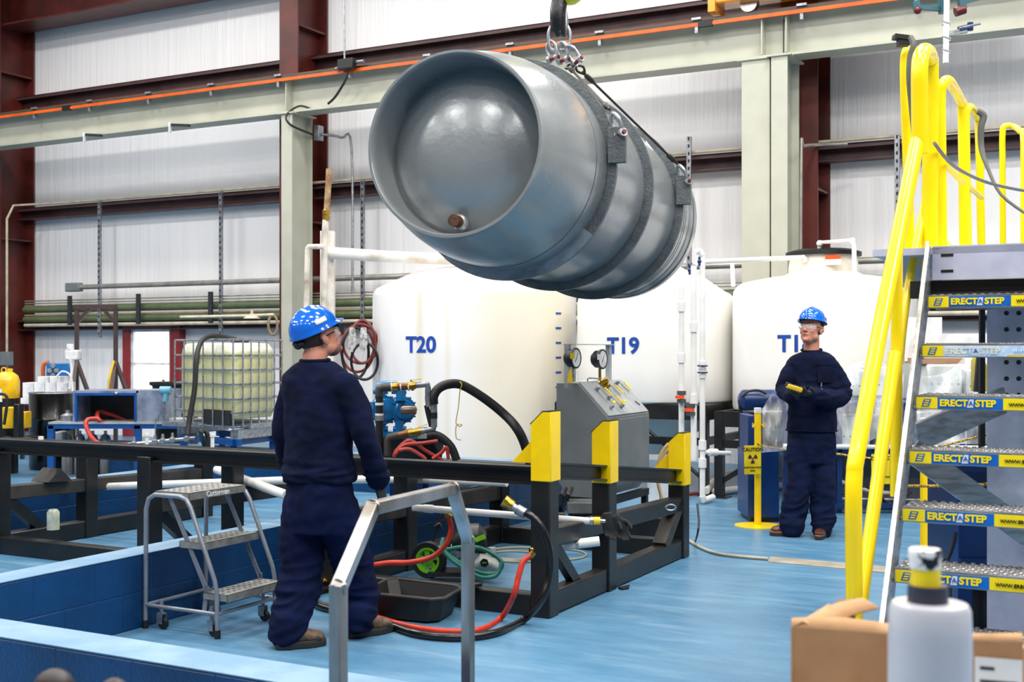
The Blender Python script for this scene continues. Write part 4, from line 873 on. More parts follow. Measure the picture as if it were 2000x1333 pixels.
for py in (787, 808): part('hose_band', MB().cyl(P(741, py, ty), P(741, py + 5, ty), .033), white, pp)
part('hose_clamp', MB().cyl(P(741, 812, ty), P(741, 822, ty), .034), galv, pp)
for (x0, y0, x1, y1, m) in ((764, 757, 774, 756, brass), (774, 756, 798, 755, copper), (798, 755, 812, 753, brass), (812, 753, 832, 751, galv)):
    pipe_run([P(x0, y0, ty), P(x1, y1, ty)], .03 if m is not galv else .024, m)
for x in (764, 782, 797): part('tape_ring', MB().cyl(P(x, 756.5, ty), P(x + 2.2, 756.3, ty), .032), white, pp)
part('collar', MB().cyl(P(768, 757, ty), P(777, 756, ty), .036), brass, pp); part('collar', MB().cyl(P(802, 755, ty), P(808, 754, ty), .037), brass, pp)
for a, b_ in (((770, 748), (794, 750)), ((802, 743), (823, 741))):
    part('valve_lever', MB().beam(P(a[0], a[1], ty), P(b_[0], b_[1], ty), .018, .006), MATS['label yellow'], pp); part('valve_stem', MB().cyl(P(a[0] + 1, a[1] - 1, ty), P(a[0] + 1, a[1] + 8, ty), .008), galv, pp)
pipe_run([P(830, 751, ty), P(835, 752, ty), P(836, 760, ty), P(836, 778, ty)], .024, galv); pipe_run([P(836, 775, ty), P(838, 795, ty)], .027, galv)
pipe_run([P(847, 787, ty), P(847, 835, ty)], .028, galv); pipe_run([P(847, 806, ty), P(847, 818, ty)], .03, mat('dark fitting', (60, 62, 64), .4, .6))
pipe_run([P(847, 830, ty), P(846, 838, ty), P(838, 840, ty), P(820, 843, ty)], .026, galv); pipe_run([P(822, 843, ty), P(798, 847, ty)], .03, brass)
pipe_run([P(798, 847, ty), P(775, 852, ty)], .031, copper); pipe_run([P(778, 851, ty), P(760, 855, ty), P(757, 862, ty), P(757, 890, ty)], .034, MATS['malleable iron'])
for a, b_ in (((784, 844), (804, 836)), ((812, 838), (834, 829))): part('valve_lever', MB().beam(P(a[0], a[1], ty), P(b_[0], b_[1], ty), .018, .006), MATS['label yellow'], pp)
part('base', MB().box(P(775, 852, Yp + .05), (.36, .3, .03)).box(P(775, 848, Yp + .05), (.2, .18, .05)), bpm, pp)
cart = thing('pump_tub', 'round black tub on a blue stand carrying the blue pump', 'stand', Vector((P(800, 880, Yp + .1).x, Yp + .1, 0)))
part('tub', MB().lathe([(0, .52), (.2, .52), (.25, .6), (.285, .84), (.29, .845), (0, .845)], cart.location), rubber, cart)
for a in range(4): part('leg', MB().beam(cart.location + Vector((.15 * math.cos(a * 1.57 + .6), .15 * math.sin(a * 1.57 + .6), 0)), cart.location + Vector((.15 * math.cos(a * 1.57 + .6), .15 * math.sin(a * 1.57 + .6), .52)), .05, .05, (0, 1, 0)), navysteel, cart)
solo('transfer_hose', MB().tube([P(847, 790, ty), P(847, 775, ty), P(856, 760, ty + .02), P(876, 751, ty + .05), P(903, 753, ty + .1), P(945, 778, ty + .1), P(985, 810, ty + .1), P(1010, 838, ty), P(1026, 872, ty), P(1040, 925, ty)], .037, 12, smooth=6), rubber, 'thick black hose arching from the pump to behind the nearest yellow stop', 'hose')
solo('tie_cord', MB().tube([P(898, 746, 9.38), P(902, 752, 9.36), P(898, 766, 9.36), P(896, 790, 9.36), P(892, 815, 9.36), P(891, 828, 9.36), P(902, 830, 9.36), P(898, 834, 9.36), P(891, 832, 9.36), P(891, 856, 9.36), P(901, 860, 9.36)], .004, 6, smooth=4), MATS['strap yellow'], 'thin yellow cord tied round the arching black hose', 'cord')
solo('suction_hose', MB().tube([P(834, 852, ty), P(850, 850, ty), P(866, 858, ty), P(882, 875, ty), P(892, 900, ty)], .033, 12, smooth=5), rubber, 'shorter thick black hose curving down right of the pump', 'hose')
for i, pts in enumerate((((770, 893), (775, 880), (800, 861), (830, 880), (865, 900)), ((773, 888), (790, 870), (825, 866), (855, 862)), ((780, 880), (800, 878), (822, 890), (832, 898)), ((845, 897), (862, 885), (872, 875), (876, 898)))):
    solo('air_hose', MB().tube([P(x, y, 9.1 - i * .04) for x, y in pts], .014, 8, smooth=6), hosered, ('long outermost', 'topmost', 'inner', 'rightmost')[i] + ' red air hose loop in the tangle under the pump', 'hose', 'red air hoses under the pump')
solo('floor_drop_hose', MB().tube([P(833, 792, ty), P(838, 815, ty), P(850, 860, ty), P(862, 888, ty)], .02, smooth=4), rubber, 'thin black hose dropping from the galvanised elbow', 'hose')
wrench_ = thing('pipe_wrench', 'blue handled pipe wrench lying on the kerb behind the rack', 'wrench', B(-5.02, 8.75, .41))
part('handle', MB().beam(B(-5.02, 9.0, .43), B(-4.99, 8.6, .43), .04, .025), navysteel, wrench_, .005); part('jaw', MB().beam(B(-4.99, 8.6, .435), B(-5.0, 8.45, .435), .07, .04), steel, wrench_, .005)
# ---------------------------------------------------------------- people
def fuse(name, mb, m, parent, voxel, smooth=4, disp=None, label=None):
    me0 = mkmesh('tmp', mb); o0 = bpy.data.objects.new('tmp', me0); C.objects.link(o0)
    rm = o0.modifiers.new('r', 'REMESH'); rm.mode = 'VOXEL'; rm.voxel_size = voxel; rm.use_smooth_shade = True
    me = bpy.data.meshes.new_from_object(o0.evaluated_get(bpy.context.evaluated_depsgraph_get()))
    bpy.data.objects.remove(o0); bpy.data.meshes.remove(me0)
    bm = bmesh.new(); bm.from_mesh(me)
    for _ in range(smooth): bmesh.ops.smooth_vert(bm, verts=bm.verts, factor=.5, use_axis_x=True, use_axis_y=True, use_axis_z=True)
    bm.normal_update()
    if disp:
        for v, q in [(v, v.co + v.normal * disp(v.co, v.normal)) for v in bm.verts]: v.co = q
        bmesh.ops.smooth_vert(bm, verts=bm.verts, factor=.3, use_axis_x=True, use_axis_y=True, use_axis_z=True)
    bm.to_mesh(me); bm.free(); me.name = name; me.transform(wm(parent).inverted())
    o = bpy.data.objects.new(name, me); C.objects.link(o); o.parent = parent; WM[o] = wm(parent).copy(); me.materials.clear(); me.materials.append(m)
    for p in me.polygons: p.use_smooth = True
    if label: o['label'] = label
    return o
def limb(mb, pts, rr, sm=4, n=16):
    mb.tube(pts, rr, n, smooth=sm); mb.ball(pts[0], rr[0], 14); mb.ball(pts[-1], rr[-1], 14); return mb
def torso(mb, rings, right, fwd, n=28):
    mb.loft([(c, right * a, fwd * b) for c, a, b in rings], n); return mb
def hand(mb, wrist, d, nrm, t, curl=.5, k=1.0):
    d = Vector(d).normalized(); nrm = Vector(nrm); nrm = (nrm - d * nrm.dot(d)).normalized(); t = Vector(t); t = (t - d * t.dot(d) - nrm * t.dot(nrm)).normalized(); w = Vector(wrist)
    mb.loft([(w - d * .02, t * .028 * k, nrm * .02 * k), (w + d * .01, t * .031 * k, nrm * .02 * k), (w + d * .05, t * .042 * k, nrm * .017 * k), (w + d * .088, t * .043 * k, nrm * .014 * k), (w + d * .1, t * .038 * k, nrm * .011 * k)], 16)
    for i, (off, L) in enumerate(((.032, .072), (.011, .08), (-.011, .076), (-.032, .06))):
        b = w + d * (.09 - abs(i - 1.2) * .004) + t * off; pts = [b - d * .012]; a = curl * .35; dd = d
        for f in (.45, .32, .26):
            dd = (d * math.cos(a) + nrm * math.sin(a) + t * off * .8).normalized(); pts.append(pts[-1] + dd * L * f * 1.12); a += curl * (.9 + .08 * i)
        mb.tube(pts, [.0105 * k, .0098 * k, .009 * k, .0078 * k], 10, smooth=3); mb.ball(pts[-1], .0078 * k, 10)
    b = w + d * .022 + t * .024
    p1 = b + (t * .75 + d * .6 + nrm * .25).normalized() * .035; p2 = p1 + (t * .35 + d * .85 + nrm * (.2 + .4 * curl)).normalized() * .032; p3 = p2 + (d * .8 + nrm * (.3 + .6 * curl)).normalized() * .024
    mb.tube([b, p1, p2, p3], [.016 * k, .0125 * k, .011 * k, .009 * k], 10, smooth=3); mb.ball(p3, .009 * k, 10)
    return mb
def head_frame(c, yaw_dir, pitch, HS=1.07):
    f = Vector(yaw_dir).normalized(); r = Vector((f.y, -f.x, 0)); f = f * math.cos(pitch) + Vector((0, 0, 1)) * math.sin(pitch); u = r.cross(f)
    M = Matrix((r, f, u)).transposed().to_4x4(); M.translation = Vector(c); return M @ Matrix.Scale(HS, 4)
def head_mb(M):
    h = MB(); R = M.to_3x3()
    def bl(x, y, z, r): h.ball(M @ Vector((x, y, z)), r, 18, R)
    bl(0, -.015, .035, (.076, .096, .083)); bl(0, .028, -.02, (.062, .062, .085)); bl(0, .046, -.078, (.04, .042, .034))
    for s in (-1, 1):
        bl(s * .036, .012, -.055, (.03, .045, .035)); bl(s * .034, .062, -.024, (.022, .02, .02))
        bl(s * .078, -.008, -.004, (.010, .02, .033)); bl(s * .084, -.016, .004, (.009, .015, .022)); bl(s * .012, .098, -.026, (.009, .01, .008))
        h.tube([M @ Vector((s * .012, .086, .024)), M @ Vector((s * .032, .084, .027)), M @ Vector((s * .05, .07, .02))], .0085, 8, smooth=3)
    h.tube([M @ Vector((0, .084, .022)), M @ Vector((0, .096, .0)), M @ Vector((0, .107, -.022))], [.009, .0105, .0125], 10, smooth=3); bl(0, .108, -.023, (.013, .012, .011))
    h.tube([M @ Vector((-.022, .078, -.05)), M @ Vector((0, .090, -.047)), M @ Vector((.022, .078, -.05))], .0065, 8, smooth=3)
    h.tube([M @ Vector((-.018, .077, -.059)), M @ Vector((0, .088, -.06)), M @ Vector((.018, .077, -.059))], .0075, 8, smooth=3)
    bl(0, .078, -.09, (.022, .018, .016))
    return h
def hat(parent, M, stick=1):
    mb = MB(); vs = []; fs = []; n = 48; lv = 12
    def pt(a, ph, inn=0):
        x = math.cos(a) * math.cos(ph); y = math.sin(a) * math.cos(ph)
        z = math.sin(ph)
        X = x * (.112 - inn); Y = y * (.134 - inn); Z = z * (.112 - inn)
        Z += .009 * math.exp(-(X / .018) ** 2) * (1 if ph > .35 else ph / .35)
        return Vector((X, Y, Z))
    for i in range(lv + 1):
        ph = math.pi / 2 * (1 - i / lv)
        for k in range(n): vs.append(pt(2 * math.pi * k / n, ph))
    rim = []
    for k in range(n):
        a = 2 * math.pi * k / n; fr = max(0, math.sin(a)) ** 3
        rim.append(Vector((math.cos(a) * .119, math.sin(a) * (.141 + .036 * fr), -.010 - .006 * fr)))
    vs += rim; vs += [v + Vector((0, 0, -.004)) for v in rim]
    for i in range(lv + 1):
        ph = math.pi / 2 * (i / lv)
        for k in range(n): vs.append(pt(2 * math.pi * k / n, ph, .006) - Vector((0, 0, .002)))
    rows = len(vs) // n
    for i in range(rows - 1):
        for k in range(n): fs.append((i * n + k, i * n + (k + 1) % n, (i + 1) * n + (k + 1) % n, (i + 1) * n + k))
    mb.add([M @ v for v in vs], fs); h = part('hard_hat', mb, helm, parent)
    b = MB(); R = M.to_3x3()
    b.tube([M @ Vector((math.cos(a) * .088, math.sin(a) * .104 - .01, -.008 + .012 * math.sin(a))) for a in [k * math.pi / 12 for k in range(24)]], .009, 8, closed=True)
    part('headband', b, rubber, h)
    part('ratchet', MB().ball(M @ Vector((0, -.115, -.045)), (.035, .02, .024), 12, R).ball(M @ Vector((.03, -.108, -.04)), (.03, .018, .016), 12, R).ball(M @ Vector((-.03, -.108, -.04)), (.03, .018, .016), 12, R), rubber, h)
    s = MB(); y0 = .01 if stick == 1 else -.03; vs = []; fs = []
    for i in range(7):
        for j in range(3):
            yy = y0 - .035 + i * .0117; zz = .026 + j * .0125; x = .112 * math.sqrt(max(0, 1 - (yy / .134) ** 2 - (zz / .112) ** 2)) + .0025
            vs.append(M @ Vector((x * stick if False else x, yy, zz)))
    if stick == -1:
        vs = [M @ Vector((-(M.inverted() @ v).x, (M.inverted() @ v).y, (M.inverted() @ v).z)) for v in vs]
    for i in range(6):
        for j in range(2): fs.append((i * 3 + j, i * 3 + j + 1, i * 3 + j + 4, i * 3 + j + 3))
    st = part('sticker', s.add(vs, fs), white, h); sm = st.modifiers.new('t', 'SOLIDIFY'); sm.thickness = .001
    return h
def glasses(parent, M):
    vs = []; fs = []; N = 17
    for i in range(N):
        a = math.radians(-72 + 144 * i / (N - 1)); dip = .004 * math.exp(-(a / .12) ** 2)
        for z in (-.017 + dip * 2.2, .017): vs.append(M @ Vector((math.sin(a) * .072, .038 + math.cos(a) * .068, .004 + z)))
    for i in range(N - 1): fs.append((2 * i, 2 * i + 1, 2 * i + 3, 2 * i + 2))
    g = part('safety_glasses', MB().add(vs, fs), clear, parent)
    so = g.modifiers.new('t', 'SOLIDIFY'); so.thickness = .0022
    part('temple', MB().tube([M @ Vector((.070, .055, .010)), M @ Vector((.081, .02, .012)), M @ Vector((.086, -.02, .008)), M @ Vector((.084, -.035, -.01))], .0035, 8, smooth=3), blk, g)
    part('temple', MB().tube([M @ Vector((-.070, .055, .010)), M @ Vector((-.081, .02, .012)), M @ Vector((-.086, -.02, .008)), M @ Vector((-.084, -.035, -.01))], .0035, 8, smooth=3), blk, g)
def face_bits(parent, M, brows=True):
    R = M.to_3x3()
    for s in (-1, 1):
        e = part('eye', MB().ball(M @ Vector((s * .031, .0785, .006)), (.012, .009, .0075), 12, R), white, parent)
        part('iris', MB().ball(M @ Vector((s * .030, .0865, .0065)), (.0045, .002, .0045), 10, R), blk, e)
        if brows: part('eyebrow', MB().tube([M @ Vector((s * .014, .092, .029)), M @ Vector((s * .032, .091, .034)), M @ Vector((s * .05, .079, .028))], .003, 6, smooth=3), hairm, parent)
    part('lips', MB().tube([M @ Vector((-.02, .083, -.0545)), M @ Vector((0, .0955, -.053)), M @ Vector((.02, .083, -.0545))], .0035, 8, smooth=3), mat('lip', (165, 88, 80), .5), parent)
def boot(parent, heel, toe, um, solem, acc=None, sole_w=.048, high=.11):
    heel = Vector(heel); toe = Vector(toe); heel.z = toe.z = 0; d = (toe - heel); L = d.length; d.normalize(); x = Vector((d.y, -d.x, 0)); Z = Vector((0, 0, 1))
    mb = MB()
    mb.loft([(heel + d * .008 + Z * .055, x * .025, Z * .022), (heel + d * .03 + Z * .06, x * .038, Z * .036), (heel + d * L * .3 + Z * .068, x * .041, Z * .045), (heel + d * L * .5 + Z * .066, x * .042, Z * .042), (heel + d * L * .7 + Z * .055, x * .048, Z * .034), (heel + d * L * .88 + Z * .05, x * .045, Z * .028), (heel + d * (L - .012) + Z * .045, x * .028, Z * .018)], 18)
    mb.loft([(heel + d * .07 + Z * .06, x * .04, d * .05), (heel + d * .068 + Z * .1, x * .042, d * .052), (heel + d * .062 + Z * (high + .03), x * .045, d * .05)], 18)
    b = fuse('boot', mb, um, parent, .006, 3)
    out = []
    for k in range(28):
        a = 2 * math.pi * k / 28; u = (1 - math.cos(a)) / 2; wd = sole_w * (.78 + .3 * math.sin(math.pi * min(1, u * .9)) - (.18 if .3 < u < .5 else 0)) * abs(math.sin(a)) ** .45
        out.append(heel + d * (u * L) + x * wd * (1 if math.sin(a) >= 0 else -1))
    part('sole', MB().prism([p + Z * .002 for p in out], Z * .03), solem, b, .004)
    part('welt', MB().prism([p + Z * .03 for p in out], Z * .008), acc or solem, b, .002)
    if sole_w > .0485: part('toe_cap', MB().ball(toe - d * .055 + Z * .045, (.046, .05, .036), 16), acc or solem, b)
    lc = MB()
    for k in range(4):
        q = heel + d * (L * (.42 + .07 * k)) + Z * (.112 - .008 * k); lc.tube([q - x * .022, q + Z * .006, q + x * .022], .0028, 6)
    part('laces', lc, mat('lace', (120, 95, 60), .7), b)
    return b
def cloth(sc=1.0, fold=.010, low=None, seed=0, band=None):
    def f(p, nn):
        q = Vector((p.x * 7 + seed, p.y * 7, p.z * 5)); v = noise.noise(q) * .012 * sc + noise.noise(Vector((p.x * 16, p.y * 16 + seed, p.z * 22))) * .005 * sc
        if low is not None:
            w = max(0, min(1, (low - p.z) / .35)); r = 1 - abs(noise.noise(Vector((p.x * 5 + seed, p.y * 5, p.z * 17 + 1.2 * math.sin(p.x * 9))))) * 2.2
            v += fold * w * r
        if band is not None:
            w = math.exp(-((p.z - band) / .07) ** 2); v += fold * w * (1 - 2 * abs(noise.noise(Vector((p.x * 5, p.y * 5 + seed, p.z * 24)))))
        return v
    return f
# ---- man with his back to the camera
Z = Vector((0, 0, 1))
def man1():
    f = Vector((.45, .893, 0)).normalized(); r = Vector((f.y, -f.x, 0)); Y = 6.36
    t = thing('person', 'man in navy clothes and blue hard hat seen from behind', 'person', Vector((P(630, 1200, 6.35).x, 6.35, 0)))
    Lsh, Rsh = P(574, 754, Y + .13), P(674, 752, Y - .1)
    Lel, Rel = P(556, 862, Y + .16), P(714, 858, Y - .12); Lwr, Rwr = P(572, 915, Y + .36), P(737, 938, Y + .02)
    Lhip, Rhip = P(592, 985, Y + .06), P(660, 985, Y - .03); Lkn, Rkn = P(590, 1110, Y + .02), P(690, 1108, Y + .10)
    lh, lt, rh, rt = FL(537, 1270), FL(615, 1262), FL(676, 1248), FL(748, 1236)
    Lan = lh.lerp(lt, .3) + Z * .1; Ran = rh.lerp(rt, .3) + Z * .1
    nk = P(614, 706, Y); hm = head_frame(P(624, 661, Y + .03), (.82, .57, 0), math.radians(24))
    b = head_mb(hm)
    limb(b, [hm @ Vector((0, -.03, -.05)), nk + Z * .02, nk - Z * .06], [.062, .065, .07])
    torso(b, [(P(616, 718, Y), .07, .06), (P(622, 745, Y), .16, .09), (P(624, 800, Y), .17, .105), (P(625, 880, Y), .155, .10), (P(626, 960, Y), .16, .11), (P(627, 1000, Y), .13, .09)], r, f)
    for a in ((Lsh, Lel, Lwr), (Rsh, Rel, Rwr)): limb(b, a, [.05, .042, .03])
    for a in ((Lhip, Lkn, Lan), (Rhip, Rkn, Ran)): limb(b, a, [.085, .06, .045])
    hd_r = (Vector((.25, .25, -1))).normalized()
    hand(b, Rwr + hd_r * .02, hd_r, (-f * .2 - r), f, .5, .85); hand(b, Lwr, f + Vector((0, 0, -.3)), (0, 0, -1), r, .4, .85)
    fuse('body', b, skin, t, .0055, 3)
    face_bits(t, hm); glasses(t, hm); hat(t, hm @ Matrix.Translation((0, -.012, .058)) @ Matrix.Scale(.95, 4), 1)
    R = hm.to_3x3()
    part('hair', MB().ball(hm @ Vector((0, -.03, .03)), (.0775, .084, .078), 24, R), hairm, t)
    part('stubble', MB().ball(hm @ Vector((0, .0455, -.078)), (.0425, .0445, .0355), 20, R), mat('stubble skin', (128, 88, 74), .7), t)
    s = MB()
    torso(s, [(P(615, 705, Y), .078, .07), (P(617, 712, Y), .125, .085), (P(620, 723, Y), .18, .1), (P(622, 738, Y), .215, .115), (P(623, 755, Y), .22, .125), (P(624, 790, Y), .21, .135), (P(623, 860, Y), .205, .135), (P(623, 915, Y), .208, .14), (P(624, 940, Y), .205, .142)], r, f)
    limb(s, [Lsh, (Lsh + Lel) / 2 - Vector((.01, 0, 0)), Lel, Lwr], [.068, .069, .066, .052]); limb(s, [Rsh, (Rsh + Rel) / 2 + Vector((.015, 0, .0)), Rel, Rwr], [.068, .072, .066, .052])
    fuse('shirt', s, navy, t, .0075, 8, cloth(1.3, .018, seed=3, band=.9))
    part('collar', MB().tube([P(615, 704, Y) + (r * math.cos(a) * .078 + f * math.sin(a) * .068) + Z * .004 * math.sin(a) for a in [k * math.pi / 12 for k in range(24)]], .009, 8, closed=True), navy, t)
    q = MB()
    torso(q, [(P(625, 930, Y), .19, .13), (P(626, 960, Y), .198, .145), (P(627, 1000, Y), .2, .155), (P(627, 1040, Y), .18, .15)], r, f)
    limb(q, [Lhip, P(590, 1050, Y + .04), Lkn, P(577, 1175, Y - .05), P(563, 1232, 6.26)], [.11, .118, .108, .098, .088])
    limb(q, [Rhip, P(676, 1050, Y + .02), Rkn, P(703, 1165, Y + .14), P(703, 1208, 6.44)], [.11, .115, .1, .092, .084])
    fuse('trousers', q, navyp, t, .008, 5, cloth(1.5, .02, low=.6, seed=8))
    g = MB(); hand(g, Rwr + hd_r * .02, hd_r, (-f * .2 - r), f, .5, 1.12); limb(g, [Rwr - hd_r * .02, Rwr + hd_r * .03], [.036, .034]); fuse('glove', g, glove, t, .004, 2)
    g = MB(); hand(g, Lwr, f + Vector((0, 0, -.3)), (0, 0, -1), r, .4, 1.12); fuse('glove', g, glove, t, .004, 2)
    um = mat('brown hiking leather', (112, 88, 64), .7, rgb2=(60, 50, 42), scale=18, bump=.3); so = mat('dark hiking sole', (34, 32, 32), .6)
    boot(t, lh, lt + (lt - lh).normalized() * .06, um, so, mat('dark toe rubber', (45, 42, 40), .6), .049); boot(t, rh, rt + (rt - rh).normalized() * .06, um, so, MATS['dark toe rubber'], .049)
    return t
man1()
def man2():
    Y = 10.0; f = Vector((-.34, -.94, 0)).normalized(); r = Vector((f.y, -f.x, 0))      # r = his right (image left)
    t = thing('person', 'man in navy clothes facing the camera and holding a yellow remote', 'person', Vector((P(1580, 1000, Y).x, Y, 0)))
    nk = P(1585, 684, Y); hm = head_frame(P(1584, 645, Y - .02), (-.62, -.78, 0), math.radians(12), 1.12)
    Rsh, Lsh = P(1548, 719, Y + .04), P(1627, 717, Y - .03)
    Rel, Lel = P(1535, 766, Y + .0), P(1641, 776, Y - .02); Rwr, Lwr = P(1549, 778, Y - .26), P(1586, 771, Y - .34)
    Rhip, Lhip = P(1566, 868, Y), P(1606, 868, Y); Rkn, Lkn = P(1560, 948, Y - .04), P(1607, 948, Y - .05)
    rh, rt = FL(1562, 1046), FL(1511, 1047); lh, lt = FL(1613, 1042), FL(1600, 1054)
    Ran = rh.lerp(rt, .25) + Z * .1; Lan = lh.lerp(lt, .3) + Z * .1
    b = head_mb(hm); limb(b, [hm @ Vector((0, -.03, -.05)), nk + Z * .02, nk - Z * .08], [.06, .064, .075])
    torso(b, [(P(1585, 694, Y), .09, .065), (P(1586, 712, Y), .17, .09), (P(1587, 745, Y), .18, .11), (P(1586, 800, Y), .16, .105), (P(1586, 850, Y), .165, .11), (P(1586, 880, Y), .13, .09)], r, f)
    for a in ((Lsh, Lel, Lwr), (Rsh, Rel, Rwr)): limb(b, a, [.05, .042, .03])
    for a in ((Lhip, Lkn, Lan), (Rhip, Rkn, Ran)): limb(b, a, [.085, .06, .045])
    dl = (P(1562, 768, Y - .44) - Lwr).normalized(); dr_ = (P(1553, 762, Y - .42) - Rwr).normalized()
    hand(b, Lwr, dl, (0, .3, 1), (-.3, -1, .1), .55, .85); hand(b, Rwr, dr_, (.6, .2, .6), (-.2, 0, 1), .75, .85)
    fuse('body', b, skin, t, .0055, 3)
    face_bits(t, hm); glasses(t, hm); hat(t, hm @ Matrix.Translation((0, -.012, .070)) @ Matrix.Scale(.89, 4), -1)
    R = hm.to_3x3()
    part('hair', MB().ball(hm @ Vector((0, -.025, .034)), (.0775, .088, .082), 24, R), hairm, t)
    s = MB()
    torso(s, [(P(1585, 686, Y), .088, .075), (P(1585, 691, Y), .14, .09), (P(1586, 698, Y), .19, .105), (P(1586, 710, Y), .218, .12), (P(1586, 722, Y), .215, .125), (P(1587, 750, Y), .205, .135), (P(1586, 790, Y), .198, .135), (P(1585, 830, Y), .205, .14), (P(1585, 843, Y), .205, .14)], r, f)
    limb(s, [Rsh, P(1538, 740, Y + .03), Rel, Rwr], [.068, .073, .07, .055]); limb(s, [Lsh, P(1638, 746, Y), Lel, P(1618, 779, Y - .18), Lwr], [.07, .078, .078, .066, .054])
    fuse('shirt', s, navy, t, .0075, 8, cloth(1.3, .018, seed=13, band=1.2))
    part('collar', MB().tube([P(1585, 684, Y) + (r * math.cos(a) * .082 + f * math.sin(a) * .078) - Z * .012 * math.sin(a) for a in [k * math.pi / 12 for k in range(24)]], .009, 8, closed=True), navy, t)
    part('chest_pocket', MB().box(P(1611, 733, Y - .155), (.12, .008, .13), .12), navy, t, .003)
    part('pocket_pens', MB().cyl(P(1604, 756, Y - .17), P(1604.5, 748, Y - .17), .006).box(P(1603, 760, Y - .17), (.03, .006, .012)), galv, t)
    part('hem_band', MB().tube([P(1585, 841, Y) + r * math.cos(a) * .207 + f * math.sin(a) * .142 for a in [k * math.pi / 16 for k in range(32)]], .007, 8, closed=True), navy, t)
    q = MB()
    torso(q, [(P(1585, 832, Y), .185, .125), (P(1585, 850, Y), .195, .14), (P(1586, 872, Y), .195, .145), (P(1586, 905, Y), .17, .13)], r, f)
    limb(q, [Rhip, P(1562, 905, Y), Rkn, P(1550, 1005, Y - .03), P(1548, 1028, Y - .06)], [.11, .112, .1, .096, .09]); limb(q, [Lhip, P(1608, 905, Y), Lkn, P(1607, 1005, Y - .05), P(1607, 1030, Y - .08)], [.11, .112, .1, .094, .086])
    fuse('trousers', q, mat('navy twill two', (15, 26, 58), .95, spec=.15, rgb2=(10, 18, 42), scale=7, bump=.25, bscale=120), t, .008, 5, cloth(1.3, .016, low=.55, seed=21))
    g = MB(); hand(g, Lwr, dl, (0, .3, 1), (-.3, -1, .1), .55, 1.15); limb(g, [Lwr - dl * .03, Lwr + dl * .03], [.04, .036]); fuse('glove', g, glove, t, .004, 2)
    g = MB(); hand(g, Rwr, dr_, (.6, .2, .6), (-.2, 0, 1), .75, 1.15); limb(g, [Rwr - dr_ * .03, Rwr + dr_ * .03], [.04, .036]); fuse('glove', g, glove, t, .004, 2)
    um = mat('brown boot leather', (92, 50, 36), .35, rgb2=(70, 36, 26), scale=10, bump=.2); so = mat('dark brown sole', (46, 32, 26), .6); ac = mat('tan welt', (170, 112, 62), .5)
    boot(t, rh, rt + Vector((-.03, 0, 0)), um, so, ac); boot(t, lh + (lh - lt) * .6, lt + (lt - lh).normalized() * .06, um, so, ac)
    rm = thing('crane_remote', 'small yellow and black crane remote held in the gloved hands', 'remote control', P(1550, 757, Y - .45))
    c = P(1551, 756, Y - .46)
    part('case', MB().beam(c - Vector((.06, 0, -.01)), c + Vector((.06, -.01, -.03)), .05, .04), mat('remote yellow', (235, 190, 20), .4), rm, .01)
    part('button_panel', MB().beam(c - Vector((.065, -.0, -.025)), c + Vector((.0, -.0, .0)), .045, .03), blk, rm, .006)
man2()
def PW(px, py, W):                                  # point on the plane at building depth W
    r = (px - 1000) / F; s = (r * CA - SA) / (CA + SA * r) * W; Y = -s * SA + W * CA; return P(px, py, Y)
# ---------------------------------------------------------------- rolling step stool
st = thing('rolling_step_ladder', 'grey three step rolling ladder standing against the blue kerb', 'step ladder', B(-4.65, 5.18), -A)
lg = mat('grey ladder enamel', (140, 146, 156), .35, .35, rgb2=(128, 134, 144), scale=9)
for w in (4.94, 5.42):
    part('side_frame', MB().tube([B(s, w, z) for s, z in ((-4.93, .03), (-4.925, .66), (-4.905, .72), (-4.86, .745), (-4.68, .745), (-4.63, .73), (-4.60, .69), (-4.43, .31), (-4.415, .25), (-4.41, .03))], .0125, 12), lg, st)
    part('step_stringer', MB().beam(B(-4.77, w + (.02 if w < 5 else -.02), .74), B(-4.50, w + (.02 if w < 5 else -.02), .24), .006, .028), lg, st)
    part('lower_rail', MB().cyl(B(-4.93, w, .13), B(-4.41, w, .13), .011), lg, st)
    part('strut', MB().beam(B(-4.50, w + (.02 if w < 5 else -.02), .27), B(-4.52, w + (.02 if w < 5 else -.02), .13), .006, .028), lg, st)
    for s in (-4.93, -4.41): part('rubber_tip', MB().cyl(B(s, w, 0.0), B(s, w, .045), .017), rubber, st)
    for s in (-4.84, -4.475):
        c = part('caster_stem', MB().cyl(B(s, w + (.03 if w < 5 else -.03), .085), B(s, w + (.03 if w < 5 else -.03), .16), .011), lg, st)
        q = B(s + .015, w + (.03 if w < 5 else -.03), .031)
        part('caster_wheel', MB().lathe([(0, -.012), (.028, -.012), (.031, -.006), (.031, .006), (.028, .012), (0, .012)], q, WV, 20), rubber, c)
        part('caster_fork', MB().bbox(s - .02, s + .02, w + (.03 if w < 5 else -.03) - .018, w + (.03 if w < 5 else -.03) - .014, .03, .085).bbox(s - .02, s + .02, w + (.03 if w < 5 else -.03) + .014, w + (.03 if w < 5 else -.03) + .018, .03, .085).bbox(s - .02, s + .02, w + (.03 if w < 5 else -.03) - .018, w + (.03 if w < 5 else -.03) + .018, .082, .088), galv, c)
part('rear_rail', MB().cyl(B(-4.93, 4.94, .13), B(-4.93, 5.42, .13), .011), lg, st); part('front_rail', MB().cyl(B(-4.41, 4.94, .13), B(-4.41, 5.42, .13), .011), lg, st)
tread_m = mat('perforated tread', (165, 165, 160), .4, .5, rgb2=(140, 140, 136), scale=20)
